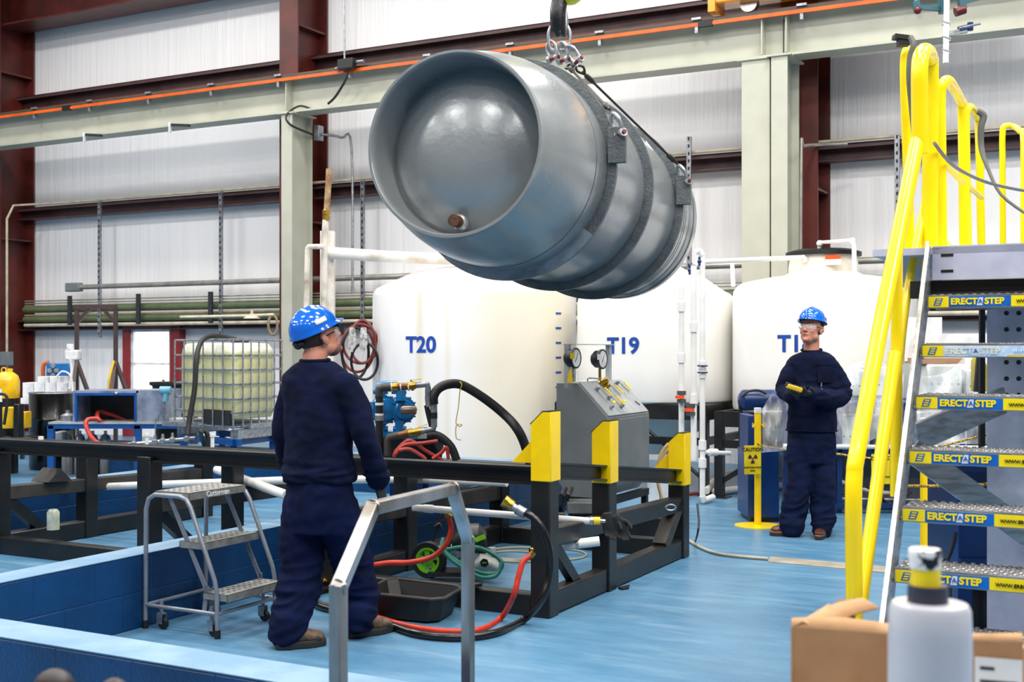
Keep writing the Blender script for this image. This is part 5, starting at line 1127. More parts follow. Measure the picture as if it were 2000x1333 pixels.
for s0, s1, z in ((-4.87, -4.62, .765), (-4.69, -4.52, .50), (-4.52, -4.35, .235)):
    tr = part('step', MB().bbox(s0, s1, 4.95, 5.41, z - .004, z).bbox(s0, s0 + .006, 4.95, 5.41, z - .035, z).bbox(s1 - .006, s1, 4.95, 5.41, z - .04, z).bbox(s0, s1, 4.95, 4.956, z - .035, z), tread_m, st)
    hl = MB()
    for i in range(10):
        for k in range(3 if s1 - s0 < .2 else 5):
            q = B(s0 + .03 + k * .042, 4.98 + i * .044, z); hl.lathe([(0, .0006), (.009, .0006), (.009, .0), (0, 0)], q, n=8)
    part('perforations', hl, blk, tr, stuff=True)
    if z > .7: text('maker_lettering', 'Cotterman', .042, frame_m(B(s1 + .0012, 5.18, z - .021), -(-WV)), white, tr, .02)
# ---------------------------------------------------------------- foreground handrail
tb = .038
hl_ = thing('steel_handrail', 'bare welded square steel handrail in the foreground before the man seen from behind', 'handrail', B(.9, 3.0), -A)
q = [P(658, 1333, 3.18), P(661, 1150, 3.18), P(727, 993, 3.5), P(884, 956, 4.1), P(914, 1056, 4.3), P(916, 1333, 4.3)]
q[0] = Vector((q[1].x, q[1].y, .0)); q[5] = Vector((q[4].x, q[4].y, 0))
names = ('post', 'slanted_rail', 'top_rail', 'slanted_rail', 'post')
for i in range(5):
    d = (q[i + 1] - q[i]).normalized(); e0 = q[i] - (d * tb * .3 if i else Vector()); e1_ = q[i + 1] + (d * tb * .3 if i < 4 else Vector())
    part(names[i], MB().beam(e0, e1_, tb, tb, (0, 0, 1) if 0 < i < 4 else tuple(WV)), steel, hl_, .004)
for i in (1, 2, 3, 4): part('weld', MB().tube([q[i] + (UR * math.cos(a) + Vector((0, 0, 1)) * math.sin(a)) * tb * .62 - WV * .0 for a in [k * math.pi / 6 for k in range(12)]], .004, 6, closed=True), steel, hl_)
for i in (0, 5): part('foot_plate', MB().box(q[i] + Vector((0, 0, .004)), (.12, .12, .008), -A), steel, hl_)
# ---------------------------------------------------------------- aluminium work platform stair with yellow rails
S0 = -.83
sta = thing('work_platform_stair', 'aluminium stair and platform with yellow rails and yellow and blue lettered step edges', 'stairs', B(S0 + .5, 5.2), -A)
def tw(i): return 5.27 - .148 * (i - 1)
def tz(i): return 1.772 - .2045 * (i - 1)
lab_y = mat('label strip yellow', (250, 226, 0), .4, rgb2=(244, 220, 0)); lab_b = mat('label strip blue', (0, 104, 200), .4); lab_w = mat('worn label', (205, 222, 240), .4, rgb2=(150, 190, 232), scale=20); worn_t = mat('worn lettering', (228, 232, 222), .5)
TLEN = 1.0
for i in range(1, 9):
    w, z = tw(i), tz(i)
    mb = MB().bbox(S0, S0 + TLEN, w, w + .23, z - .006, z).bbox(S0, S0 + TLEN, w, w + .012, z - .052, z + .004).bbox(S0, S0 + TLEN, w + .218, w + .23, z - .052, z)
    for k in range(int(TLEN / .032)):
        for j in range(5):
            c = B(S0 + .022 + k * .032 + (j % 2) * .016, w + .03 + j * .044, z)
            mb.lathe([(.010, 0), (.008, .007), (.006, .005), (0, .004)], c, n=7)
    tr = part('tread', mb, alu, sta)
    if i > 6: continue
    wr = i == 2
    part('yellow_strip', MB().bbox(S0 + .004, S0 + .995, w - .0015, w, z - .048, z - .004), lab_y if not wr else lab_y, tr)
    part('blue_strip', MB().bbox(S0 + .085, S0 + .325, w - .0026, w - .0015, z - .048, z - .004), lab_w if wr else lab_b, tr)
    if wr: part('worn_strip', MB().bbox(S0 + .325, S0 + .7, w - .0026, w - .0015, z - .042, z - .004), lab_w, tr)
    zc = z - .026
    text('lettering', 'ERECT', .036, frame_m(B(S0 + .145, w - .0035, zc), UR), worn_t if wr else lab_y, tr, .04)
    text('lettering', 'STEP', .036, frame_m(B(S0 + .262, w - .0035, zc), UR), worn_t if wr else lab_y, tr, .04)
    part('letter_badge', MB().prism([B(S0 + .194, w - .0026, zc - .016), B(S0 + .217, w - .0026, zc - .016), B(S0 + .219, w - .0026, zc + .016), B(S0 + .203, w - .0026, zc + .016)], -WV * .001), white, tr)
    text('lettering', 'A', .026, frame_m(B(S0 + .2085, w - .0045, zc), UR), lab_b, tr, .01)
    def lp(a, b_): return B(S0 + .042 + a, w - .002, zc + b_)
    lo = MB().prism([lp(-.018, -.015), lp(.01, -.015), lp(.02, .015), lp(-.008, .015)], -WV * .001)
    part('logo_plate', lo, lab_b, tr)
    lo = MB()
    for k in (-.009, 0, .009): lo.prism([lp(-.008 + k * .35, k - .0022), lp(.010 + k * .35, k - .0022), lp(.011 + k * .35, k + .0022), lp(-.007 + k * .35, k + .0022)], -WV * .002)
    part('logo_bars', lo, lab_y, tr)
    text('lettering', 'WWW.ERECTASTEP.COM', .018, frame_m(B(S0 + .345, w - .0035, zc - .002), UR), lab_w if wr else blk, tr, .015, 'LEFT')
    part('bracket_bolt', MB().cyl(B(S0 - .012, w + .05, z - .05), B(S0 - .0, w + .05, z - .05), .01), galv, tr)
d0 = B(S0 - .02, tw(9.4) + .045, tz(9.4) - .01); d0.z = max(0.06, d0.z)
part('stringer', MB().beam(B(S0 - .018, tw(9.2) + .075, tz(9.2)), B(S0 - .018, tw(.2) + .06, tz(.2) + .03), .012, .16).beam(B(S0 - .008, tw(9.2) + .0, tz(9.2) + .02), B(S0 - .008, tw(.2) - .02, tz(.2) + .05), .034, .008, (UR.x, UR.y, 0)), alu, sta)
part('stringer', MB().beam(B(S0 + TLEN + .018, tw(9.2) + .075, tz(9.2)), B(S0 + TLEN + .018, tw(.2) + .06, tz(.2) + .03), .012, .16), alu, sta)
lil = mat('anodised fascia', (204, 206, 226), .45, .2, rgb2=(186, 188, 212), scale=6)
wP = tw(0) - .02
pf = part('platform', MB().bbox(S0 - .25, S0 + 2.2, wP, wP + 1.3, 1.955, 1.985).bbox(S0, S0 + 2.2, wP, wP + .03, 1.845, 1.99).bbox(S0 - .25, S0 - .0, wP + .25, wP + .28, 1.83, 1.98), lil, sta)
for z in (1.95, 1.882): part('slot', MB().bbox(S0 + .035, S0 + .085, wP - .002, wP, z - .006, z + .006), blk, pf)
part('gap_shade', MB().bbox(S0 - .1, S0 + 2.2, wP + .05, wP + .1, 1.77, 1.845), blk, pf)  # black bar painted in for the dark gap below the fascia
part('tooth_strip', MB().bbox(S0 + .02, S0 + .5, wP - .03, wP + .03, 1.775, 1.79), rubber, pf)
leg = mat('perforated leg plate', (196, 198, 216), .45, .2)
lp_ = part('leg_plate', MB().beam(PW(1978, 560, 6.0), Vector((PW(1978, 560, 6.0).x, PW(1978, 560, 6.0).y, 0)), .22, .03, tuple(WV)), leg, sta)
ho = MB()
for k in range(6):
    for dx in (-12, 12):
        c = PW(1978 + dx, 612 + k * 32, 5.96); ho.cyl(c, c - WV * .01, .011)
part('bolt_holes', ho, blk, lp_, stuff=True)
part('diagonal_brace', MB().beam(P(1788, 856, 5.05), P(1960, 782, 5.5), .02, .12), alu, sta)
part('diagonal_brace', MB().beam(P(1780, 880, 4.95), P(2010, 1046, 5.0), .02, .10), alu, sta)
part('black_post', MB().beam(P(1918, 575, 5.9), P(1918, 872, 5.9), .025, .02, (0, 1, 0)), blk, sta)
part('black_post', MB().beam(P(1932, 575, 5.9), P(1940, 640, 5.9), .03, .02, (0, 1, 0)), blk, sta)
rr = .031
def yt(name, pts, r=rr, sm=5): return part(name, MB().tube(pts, r, 14, smooth=sm), yel, sta)
yt('handrail', [P(1669, 1232, 4.42), P(1668, 1100, 4.42), P(1667, 985, 4.42), P(1669, 925, 4.44), P(1677, 870, 4.48), P(1735, 560, 4.78), P(1792, 275, 5.06)], .031, 4)
yt('guard_post', [P(1797, 300, 5.06), P(1796, 200, 5.06), P(1796, 135, 5.06), P(1800, 107, 5.1), P(1808, 100, 5.2), P(1816, 112, 5.35), P(1818, 150, 5.4), P(1816, 400, 5.4), P(1815, 578, 5.4)], .035, 4)
yt('mid_handrail', [P(1682, 1175, 4.45), P(1748, 690, 4.85)], .026)
yt('lower_post', [P(1750, 970, 4.9), P(1752, 480, 4.9)], .0235)
yt('far_handrail', [P(1776, 520, 5.6), P(1776, 420, 5.6), P(1768, 200, 5.6), P(1767, 120, 5.6), P(1772, 98, 5.6), P(1781, 92, 5.7)], .022)
yt('far_mid_handrail', [P(1756, 710, 5.2), P(1774, 560, 5.3), P(1818, 346, 5.5)], .019)
yt('guard_hoop', [P(1839, 487, 5.5), P(1837, 300, 5.5), P(1836, 190, 5.5), P(1841, 166, 5.5), P(1851, 158, 5.55), P(1862, 172, 5.8), P(1876, 198, 6.1), P(1880, 215, 6.15), P(1882, 330, 6.15), P(1884, 487, 6.15)], .026, 4)
yt('guard_hoop', [P(1890, 487, 6.3), P(1887, 330, 6.3), P(1886, 235, 6.3), P(1889, 214, 6.3), P(1897, 211, 6.4), P(1910, 232, 6.7), P(1912, 250, 6.7), P(1917, 487, 6.7)], .022, 4)
yt('guard_hoop', [P(1959, 485, 7.2), P(1958, 330, 7.2), P(1958, 262, 7.2), P(1962, 247, 7.2), P(1978, 247, 7.2), P(1993, 257, 7.1), P(1999, 280, 7.05), P(1999, 485, 7.0)], .018, 4)
yt('mid_rail', [P(1847, 322, 5.7), P(1882, 358, 6.1)], .016); yt('mid_rail', [P(1890, 362, 6.2), P(1917, 386, 6.6)], .015)
part('toe_board', MB().prism([P(1782, 490, 5.9), P(1880, 490, 5.9), P(1822, 452, 5.9), P(1800, 455, 5.9)], Vector((0, .01, 0))), mat('pale yellow toe board', (245, 225, 130), .5), sta)
gb = thing('gate_buckle', 'black buckle with a grey strap over the tallest yellow rail', 'strap', P(1768, 80, 5.5))
part('buckle', MB().beam(P(1745, 72, 5.5), P(1778, 76, 5.5), .05, .02).box(P(1764, 84, 5.5), (.05, .04, .03)), blk, gb)
part('strap', MB().tube([P(1779, 73, 5.45), P(1784, 88, 5.42), P(1778, 110, 5.42), P(1776, 150, 5.42), P(1780, 200, 5.42), P(1787, 270, 5.4)], .014, 6, smooth=4), mat('grey webbing', (92, 94, 90), .7), gb)
solo('grey_cable', MB().tube([P(1825, 280, 5.3), P(1860, 322, 5.5), P(1910, 350, 5.8), P(1960, 365, 6), P(2020, 376, 6.1)], .008, 8, smooth=5), mat('grey cable', (96, 98, 98), .5), 'thin grey cable sagging across the yellow platform rails', 'cable')
gs = thing('grey_gate_strap', 'grey strap looped over the third yellow hoop and trailing down right', 'strap', P(1915, 230, 6.6))
part('strap', MB().tube([P(1903, 217, 6.5), P(1913, 219, 6.5), P(1921, 228, 6.5), P(1916, 250, 6.5), P(1917, 290, 6.5), P(1928, 325, 6.4), P(1955, 380, 6.3), P(2010, 422, 6.2)], [.016, .018, .02, .018, .016, .01, .008, .008], 8, smooth=4), MATS['grey webbing'], gs)
# ---------------------------------------------------------------- foreground box, film roll, table
tbl = thing('packing_table', 'table below the bottom edge carrying the cardboard box and film roll', 'table', Vector((.72, 2.0, 0)))
part('top', MB().box((.72, 2.05, .735), (.9, .8, .03)), lgrey, tbl)
for x in (.32, 1.12):
    for y in (1.7, 2.4): part('leg', MB().box((x, y, .36), (.04, .04, .72)), lgrey, tbl)
card = mat('brown cardboard', (178, 132, 92), .75, rgb2=(168, 122, 82), scale=14, bump=.05); cardi = mat('dark inner cardboard', (130, 92, 60), .8)
bx = thing('cardboard_box', 'open brown cardboard box behind the clear film roll in the foreground', 'box', Vector((.75, 2.1, .75)))
zt = 1.062; a = Vector((.489, 2.11, 0)); b_ = Vector((.845, 1.99, 0)); c = Vector((1.02, 2.26, 0)); dd = Vector((.605, 2.30, 0))
def wall(p, q_, z0, z1, t=.005): return MB().prism([p + Z * z0, q_ + Z * z0, q_ + Z * z1, p + Z * z1], (q_ - p).cross(Z).normalized() * -t)
part('front_wall', wall(a, b_, .752, zt), card, bx); part('right_wall', wall(b_, c, .752, zt - .01), card, bx)
part('left_wall', wall(dd, a, .752, zt), card, bx); part('back_wall', wall(c, dd, .752, .93), card, bx)
part('bottom', MB().prism([a + Z * .752, b_ + Z * .752, c + Z * .752, dd + Z * .752], Z * .004), card, bx)
inn = (b_ - a).cross(Z).normalized() * -1
vs = []; fs = []
for i in range(9):
    t = i / 8; p = a.lerp(b_, t); wv = .03 + .012 * math.sin(t * 5)
    vs += [p + Z * zt, p + inn * wv * .6 + Z * (zt + .012 + .006 * math.sin(t * 7)), p + inn * wv * 1.2 + Z * (zt + .005)]
for i in range(8):
    for k in range(2): fs.append((i * 3 + k, i * 3 + k + 1, i * 3 + k + 4, i * 3 + k + 3))
fo = part('front_flap', MB().add(vs, fs), mat('lit cardboard fold', (205, 158, 112), .75), bx); fo.modifiers.new('t', 'SOLIDIFY').thickness = .004  # flaps use a lighter cardboard tone for the light on the fold
vs = []; fs = []
for i in range(9):
    t = i / 8; p = a.lerp(Vector((.63, 2.30, 0)), t) + (inn * -.0); k = math.sin(t * math.pi)
    vs += [p + Z * zt, p + Vector((.02 + .02 * t, -.0, 0)) + Z * (zt + .012 + .008 * k), p + Vector((.05 + .02 * t, -.01, 0)) + Z * (zt - .004 + .006 * k)]
for i in range(8):
    for k in range(2): fs.append((i * 3 + k, i * 3 + k + 1, i * 3 + k + 4, i * 3 + k + 3))
fo = part('left_flap', MB().add(vs, fs), MATS['lit cardboard fold'], bx); fo.modifiers.new('t', 'SOLIDIFY').thickness = .004
part('inner_flap', MB().prism([P(1632, 1172, 2.3), P(1664, 1172, 2.28), P(1670, 1166, 2.28), P(1671, 1222, 2.2), P(1650, 1212, 2.22), P(1630, 1200, 2.26), P(1648, 1190, 2.28)], Vector((0, .004, 0))), cardi, bx)
lb = part('shipping_label', MB().prism([p + Vector((0, -.002, 0)) for p in (a.lerp(b_, .80) + Z * 1.035, a.lerp(b_, .995) + Z * 1.035, a.lerp(b_, .995) + Z * .9, a.lerp(b_, .80) + Z * .9)], Vector((0, -.001, 0))), white, bx)
for k, (t0, t1) in enumerate(((.82, .88), (.82, .98), (.83, .97), (.84, .95))):
    z = 1.02 - k * .022; part('label_print', MB().prism([p + Vector((0, -.0032, 0)) for p in (a.lerp(b_, t0) + Z * z, a.lerp(b_, t1) + Z * (z), a.lerp(b_, t1) + Z * (z - .005), a.lerp(b_, t0) + Z * (z - .005))], Vector((0, -.001, 0))), blk, lb)
Yr = 1.72; rc = P(1816, 1200, Yr); rc.z = 0
fr_ = thing('stretch_film_roll', 'big milky roll of stretch film with a yellow handle and white cap in the foreground', 'film roll', Vector((rc.x, rc.y, .75)))
kz = lambda py: H - (py - YH) / F * Yr
film, nt, b, vec = node_mat('milky stretch film')
b.inputs['Base Color'].default_value = col((196, 196, 204)); b.inputs['Roughness'].default_value = .3; b.inputs['Coat Weight'].default_value = .3; b.inputs['Subsurface Weight'].default_value = .15; b.inputs['Subsurface Radius'].default_value = (.02, .02, .02)
ff = noise_n(nt, vec, 1.0, 3, (3, 3, 130)); bump_n(nt, b, ff, .15, .003)
part('film', MB().lathe([(0, .752), (.0585, .752), (.059, .76), (.0575, kz(1240)), (.056, kz(1190)), (.052, kz(1179)), (.03, kz(1176)), (0, kz(1176))], rc, n=48), film, fr_)
part('core', MB().lathe([(0, kz(1182)), (.0285, kz(1182)), (.0275, kz(1143)), (.022, kz(1143)), (0, kz(1148))], rc + Vector((-.003, 0, 0)), n=32), mat('dark core', (58, 58, 70), .35), fr_)
part('handle', MB().lathe([(0, kz(1150)), (.0205, kz(1150)), (.0205, kz(1106)), (0, kz(1106))], rc + Vector((-.006, 0, 0)), n=32), yel, fr_)
part('cap', MB().lathe([(0, kz(1110)), (.0215, kz(1110)), (.0225, kz(1085)), (.0225, kz(1077)), (.021, kz(1073)), (.017, kz(1073)), (.016, kz(1078)), (0, kz(1078))], rc + Vector((-.007, 0, 0)), n=32), mat('smudged white cap', (236, 234, 232), .5, rgb2=(20, 18, 24), scale=55, lo=.52, hi=.54, detail=2), fr_)
kn = thing('knobbed_handle', 'dark blurred pair of knobs at the bottom left edge', 'handle', Vector((-.72, 1.95, 0)))
for px, r in ((105, .03), (222, .022)):
    c = P(px, 1308 + r * 1180 if px < 150 else 1326 + r * 1180, 1.95); part('knob', MB().ball(c, (r * 1.1, r, r), 20), mat('dark brown knob', (34, 22, 24), .5), kn)
    part('stem', MB().cyl(Vector((c.x, c.y, .9)), c, .012), blk, kn)
part('bracket', MB().beam(P(105, 1500, 1.95) - Z * .0, P(222, 1500, 1.95), .04, .04).cyl(Vector((P(160, 1500, 1.95).x, 1.95, 0)), P(160, 1500, 1.95), .02), blk, kn)
# ---------------------------------------------------------------- tray, hoses, washer near the rack
ty_ = thing('black_drip_tray', 'shallow black plastic drip tray on the floor beside the man seen from behind', 'tray', FL(820, 1170))
rim = [FL(762, 1130, .15), FL(906, 1147, .15), FL(860, 1173, .15), FL(708, 1158, .15)]; cen = sum(rim, Vector()) / 4
def rnd(poly, r, z, sc=1.0):
    out = []
    for i, p in enumerate(poly):
        a = poly[i - 1]; b2 = poly[(i + 1) % 4]; p2 = cen + (p - cen) * sc
        for t in (1, .5, 0): out.append((p2 + (a - p).normalized() * r * t + (b2 - p).normalized() * r * (1 - t)) * 1.0)
    for o in out: o.z = z
    return out
L = [rnd(rim, .06, .012, .84), rnd(rim, .06, .145, 1), rnd(rim, .06, .15, 1.03), rnd(rim, .06, .152, .985), rnd(rim, .06, .03, .82)]
vs = [p for l in L for p in l]; fs = [(i * 12 + k, i * 12 + (k + 1) % 12, (i + 1) * 12 + (k + 1) % 12, (i + 1) * 12 + k) for i in range(4) for k in range(12)] + [tuple(range(12))[::-1], tuple(48 + k for k in range(12))]
part('pan', MB().add(vs, fs), rubber, ty_); part('rim', MB().tube(rnd(rim, .06, .15, 1.02), .01, 8, closed=True), dusty, ty_)
part('grip', MB().beam(FL(905, 1148, .15), FL(936, 1142, .15), .05, .02), rubber, ty_)
def fl(pts, r): return [FL(x, y, r) for x, y in pts]
bh = thing('black_hydraulic_hose', 'long black hose hanging from the corner post and looping over the floor', 'hose', FL(900, 1242))
hp = [P(1012, 998, 6.72), P(1040, 1010, 6.68), P(1062, 1040, 6.66), P(1074, 1085, 6.66), P(1072, 1130, 6.66), P(1056, 1175, 6.64)] + fl([(1022, 1212), (970, 1236), (900, 1246), (820, 1240), (762, 1222), (690, 1200), (625, 1185), (608, 1165), (618, 1148), (650, 1140)], .022)
part('hose', MB().tube(hp, .021, 12, smooth=6), mat('shiny black hose', (18, 18, 19), .25), bh)
part('coupling', MB().cyl(P(986, 979, 6.74), P(1001, 989, 6.73), .032).cyl(P(984, 978, 6.74), P(990, 982, 6.74), .036), brass, bh)
part('hose_end', MB().cyl(P(1000, 988, 6.73), P(1016, 1001, 6.71), .022).cyl(P(1010, 995, 6.72), P(1026, 1004, 6.7), .03), galv, bh)
rh_ = thing('red_air_hose', 'orange red hose hanging at the corner post and running along the floor', 'hose', FL(900, 1235))
part('hose', MB().tube([P(1038, 1085, 6.7), P(1022, 1098, 6.68), P(1012, 1130, 6.66), P(1003, 1165, 6.66)] + fl([(978, 1208), (935, 1231), (860, 1233), (790, 1222), (720, 1202), (650, 1188), (622, 1178)], .016), .0165, 12, smooth=6), mat('orange red hose', (205, 52, 30), .4), rh_)
part('brass_end', MB().cyl(P(1036, 1087, 6.7), P(1043, 1079, 6.7), .018).ball(P(1039, 1074, 6.7), .012), brass, rh_)
r3_ = thing('red_washer_hose', 'orange red hose rising to brass fittings above the pressure washer', 'hose', FL(790, 1110))
part('hose', MB().tube([P(720, 1106, 7.6), P(760, 1100, 7.6), P(800, 1099, 7.6), P(845, 1088, 7.6), P(872, 1062, 7.6), P(881, 1035, 7.6), P(878, 1018, 7.6), P(873, 1008, 7.6)], .017, 12, smooth=6), MATS['orange red hose'], r3_)
part('brass_end', MB().cyl(P(875, 1012, 7.6), P(869, 1000, 7.6), .02).ball(P(880, 1009, 7.6), .016), brass, r3_)
solo('coiled_black_hose', MB().tube([FL(650 + 38 * math.cos(a), 1168 + 18 * math.sin(a), .024 + .0) for a in [k * math.pi / 12 for k in range(24)]], .022, 10, closed=True), rubber, 'black hose coil on the floor behind the legs of the man seen from behind', 'hose')
yc = solo('yellow_chain_pile', MB().tube([FL(612 + 6 * math.sin(k * 1.9) + k * 1.6, 1142 - k * .8 + 5 * math.cos(k * 1.3), .06 + .03 * (k % 2)) for k in range(18)], .006, 6, smooth=3), MATS['strap yellow'], 'yellow and black rope heap behind the man seen from behind', 'rope')
# pvc pipes inside the rack
pv = thing('long_pvc_pipe', 'long white pvc pipe lying through the rack at knee height', 'pipe', P(990, 1005, 7.35))
part('pipe', MB().cyl(P(806, 992, 7.6), P(1158, 1019, 7.35), .022), pvc, pv); part('reducer', MB().lathe([(.012, 0), (.014, .03), (.026, .08), (.027, .13), (.022, .14)], P(806, 992, 7.6) - Vector((.0, 0, 0)), P(1158, 1019, 7.35) - P(806, 992, 7.6), 16), pvc, pv)
part('coupling', MB().cyl(P(1152, 1018, 7.35), P(1158, 1018.5, 7.35), .027), galv, pv); part('yellow_coupling', MB().cyl(P(1159, 1018, 7.35), P(1172, 1018, 7.35), .024), mat('label yellow', (250, 215, 30), .5), pv); part('tip', MB().cyl(P(1172, 1018, 7.35), P(1182, 1019, 7.35), .012), steel, pv)
pv = thing('short_pvc_sleeve', 'short white pvc sleeve clamped beside the middle rack post', 'pipe', P(1120, 1064, 7.3))
part('sleeve', MB().lathe([(.024, 0), (.03, 0), (.03, .30), (.024, .30), (.024, 0)], P(1075, 1070, 7.3), P(1167, 1058, 7.3) - P(1075, 1070, 7.3), 20), pvc, pv)
part('clamp', MB().cyl(P(1124, 1064, 7.3), P(1130, 1063, 7.3), .034).beam(P(1112, 1055, 7.3), P(1112, 1044, 7.3), .03, .02), galv, pv); part('inner_rod', MB().cyl(P(1035, 1077, 7.25), P(1080, 1069, 7.3), .02), rubber, pv)
gl_ = thing('hanging_black_gloves', 'pair of black work gloves hanging on the middle rack post', 'gloves', P(1200, 1040, 7.42))
for dx, dy in ((-8, 0), (8, 5)):
    g = MB(); hand(g, P(1195 + dx, 1008 + dy, 7.4), (.22 + dx * .01, 0, -.7), (0, -1, 0), (1, 0, 0), .6, 1.1); fuse('glove', g, glove, gl_, .005, 2)
dpipe = solo('drain_pipe', MB().tube([PW(101, 966, 7.3), PW(103, 958, 7.3), PW(112, 955, 7.3), PW(280, 948, 7.3), PW(550, 939, 7.3), PW(800, 936, 7.3), PW(990, 943, 7.3)], .03), pvc, 'long white drain pipe sloping through the pit behind the ladder', 'pipe')
solo('short_drain_pipe', MB().cyl(PW(424, 918, 7.6), PW(560, 968, 6.9), .035), pvc, 'short thick white pipe end crossing the long drain pipe', 'pipe')
solo('clear_bottle', MB().lathe([(0, 0), (.045, 0), (.045, .13), (.03, .15), (0, .15)], P(104, 1035, 8.9)), mat('clear bottle', (150, 160, 160), .2, rgb2=(190, 190, 150), scale=20), 'small clear bottle with yellow label hanging in the rack at left', 'bottle')
# pressure washer
pwz = thing('pressure_washer', 'black and lime green pressure washer parked inside the rack', 'pressure washer', FL(890, 1122))
Yw = 8.05
wc_ = P(838, 1094, Yw); wn = Vector((-.35, -1, 0)).normalized()
wh = part('wheel', MB().lathe([(.085, -.03), (.118, -.03), (.124, -.015), (.124, .015), (.118, .03), (.085, .03), (.085, -.03)], wc_, wn, 36), rubber, pwz)
hubm = MB().lathe([(0, .0), (.03, .0), (.03, .034), (0, .036)], wc_, wn, 20).lathe([(.07, -.02), (.087, -.02), (.087, .03), (.07, .03), (.07, -.02)], wc_, wn, 32)
for k in range(5):
    a = k * 2 * math.pi / 5 + .3; x = wn.orthogonal().normalized(); y = wn.cross(x); dv_ = x * math.cos(a) + y * math.sin(a); hubm.beam(wc_ + dv_ * .02 + wn * .015, wc_ + dv_ * .08 + wn * .015, .034, .02, wn)
part('rim', hubm, green, wh); part('hub_bolt', MB().ball(wc_ + wn * .036, .01), steel, wh)
Rz = Matrix.Rotation(-.3, 3, 'Z')
part('motor_cover', MB().loft([(P(884, 1062, Yw + .05), (0, .09, .0), (0, 0, .07)), (P(900, 1052, Yw + .03), (0, .11, 0), (0, 0, .10)), (P(935, 1052, Yw), (0, .11, 0), (0, 0, .10)), (P(950, 1060, Yw), (0, .09, 0), (0, 0, .07))], 20), mat('black abs', (30, 31, 32), .4), pwz)
part('green_decal', MB().beam(P(928, 1056, Yw - .118), P(948, 1048, Yw - .112), .006, .03), green, pwz)
part('pump_body', MB().cyl(P(880, 1075, Yw), P(905, 1078, Yw), .04).ball(P(893, 1085, Yw), .04), galv, pwz)
part('detergent_tank', MB().loft([(P(925, 1104, Yw - .05), (0, .08, 0), (0, 0, .035)), (P(938, 1098, Yw - .05), (0, .09, 0), (0, 0, .06)), (P(962, 1102, Yw - .05), (0, .08, 0), (0, 0, .05)), (P(974, 1108, Yw - .05), (0, .06, 0), (0, 0, .03))], 18).cyl(P(961, 1086, Yw - .05), P(961, 1070, Yw - .05), .025), mat('translucent grey', (190, 192, 188), .4), pwz)
part('hexagon_badge', MB().lathe([(0, 0), (.03, 0), (.03, .006), (0, .006)], P(946, 1100, Yw - .146), (0, -1, 0), 6), blk, pwz); part('badge_stripe', MB().box(P(946, 1100, Yw - .155), (.03, .002, .008)), green, pwz)
part('chassis', MB().box(P(890, 1118, Yw + .02), (.36, .2, .03)).beam(P(845, 1094, Yw + .04), P(870, 1112, Yw + .04), .03, .03), MATS['black abs'], pwz)
part('handle', MB().tube([P(838, 1080, Yw + .1), P(852, 1040, Yw + .12), P(862, 1005, Yw + .12)], .008).tube([P(850, 1030, Yw + .1), P(858, 1024, Yw + .1), P(862, 1034, Yw + .1)], .012, smooth=3), black, pwz)
gh = [P(866, 1052, Yw - .1), P(862, 1068, Yw - .14), P(872, 1074, Yw - .16), P(900, 1070, Yw - .16), P(940, 1072, Yw - .18), P(975, 1092, Yw - .2), P(980, 1108, Yw - .22), P(965, 1122, Yw - .24), P(935, 1118, Yw - .24), P(895, 1098, Yw - .22), P(866, 1076, Yw - .18), P(858, 1070, Yw - .14)]
solo('green_hose', MB().tube(gh, .014, 10, smooth=5), hosegreen, 'green garden hose looped round the pressure washer, outer loop', 'hose')
solo('green_hose', MB().tube([P(862, 1070, Yw - .2), P(880, 1092, Yw - .24), P(905, 1110, Yw - .26), P(940, 1128, Yw - .27), P(970, 1124, Yw - .27), P(980, 1100, Yw - .24)], .014, 10, smooth=5), hosegreen, 'green garden hose at the pressure washer, lower loop', 'hose')
for i in range(4):
    cx, cy, rx, ry = ((1010, 1075, 60, 12), (1015, 1078, 75, 14), (1000, 1080, 50, 9), (1100, 1078, 45, 10))[i]
    solo('tan_cord_coil', MB().tube([FL(cx + rx * math.cos(a), cy + 6 + ry * math.sin(a), .008) for a in [k * math.pi / 14 for k in range(28)]], .007, 6, closed=True), mat('tan cord', (176, 170, 148), .6), ('middle', 'widest', 'smallest', 'rightmost')[i] + ' loop of tan cord coiled on the floor inside the rack', 'cord', 'tan cord loops')
solo('tan_floor_hose', MB().tube([P(1300, 985, 9.6), FL(1310, 1030, .02), FL(1345, 1056, .014), FL(1380, 1075, .014), FL(1420, 1085, .014), FL(1500, 1092, .014)], .012, 8, smooth=5), MATS['tan cord'], 'tan hose running over the floor from the rack towards the floor strip', 'hose')
solo('black_power_cord', MB().tube([P(1362, 985, 9.2), P(1365, 1020, 9.1), P(1362, 1045, 9.1), FL(1358, 1058, .01)], .008, 6, smooth=4), rubber, 'black cord hanging at the far end of the rack', 'cord')
for i, dx in enumerate((0, 9)):
    solo('tan_rubber_hose', MB().tube([P(1331, 862 + dx, 10.9), P(1310, 864 + dx, 10.9), P(1290, 890 + dx, 10.9), P(1284, 930, 10.9), P(1290, 965, 10.9), FL(1296 + dx, 1010, .02)], .015, 8, smooth=5), mat('tan rubber', (205, 172, 120), .5), ('left', 'right')[i] + ' of two tan rubber hoses behind the far yellow stop', 'hose')
solo('floor_strip', MB().prism([FL(1500, 1099), FL(1505, 1089), FL(1840, 1118), FL(1840, 1130)], Z * .006), mat('worn aluminium strip', (176, 170, 156), .5, .3, rgb2=(150, 144, 130)), 'flat aluminium strip on the floor running behind the yellow stair rail', 'floor strip')
solo('floor_shim', MB().prism([FL(1207, 1151), FL(1230, 1146), FL(1228, 1152), FL(1215, 1154)], Z * .012), rubber, 'small black wedge on the floor beside the middle rack post', 'wedge')
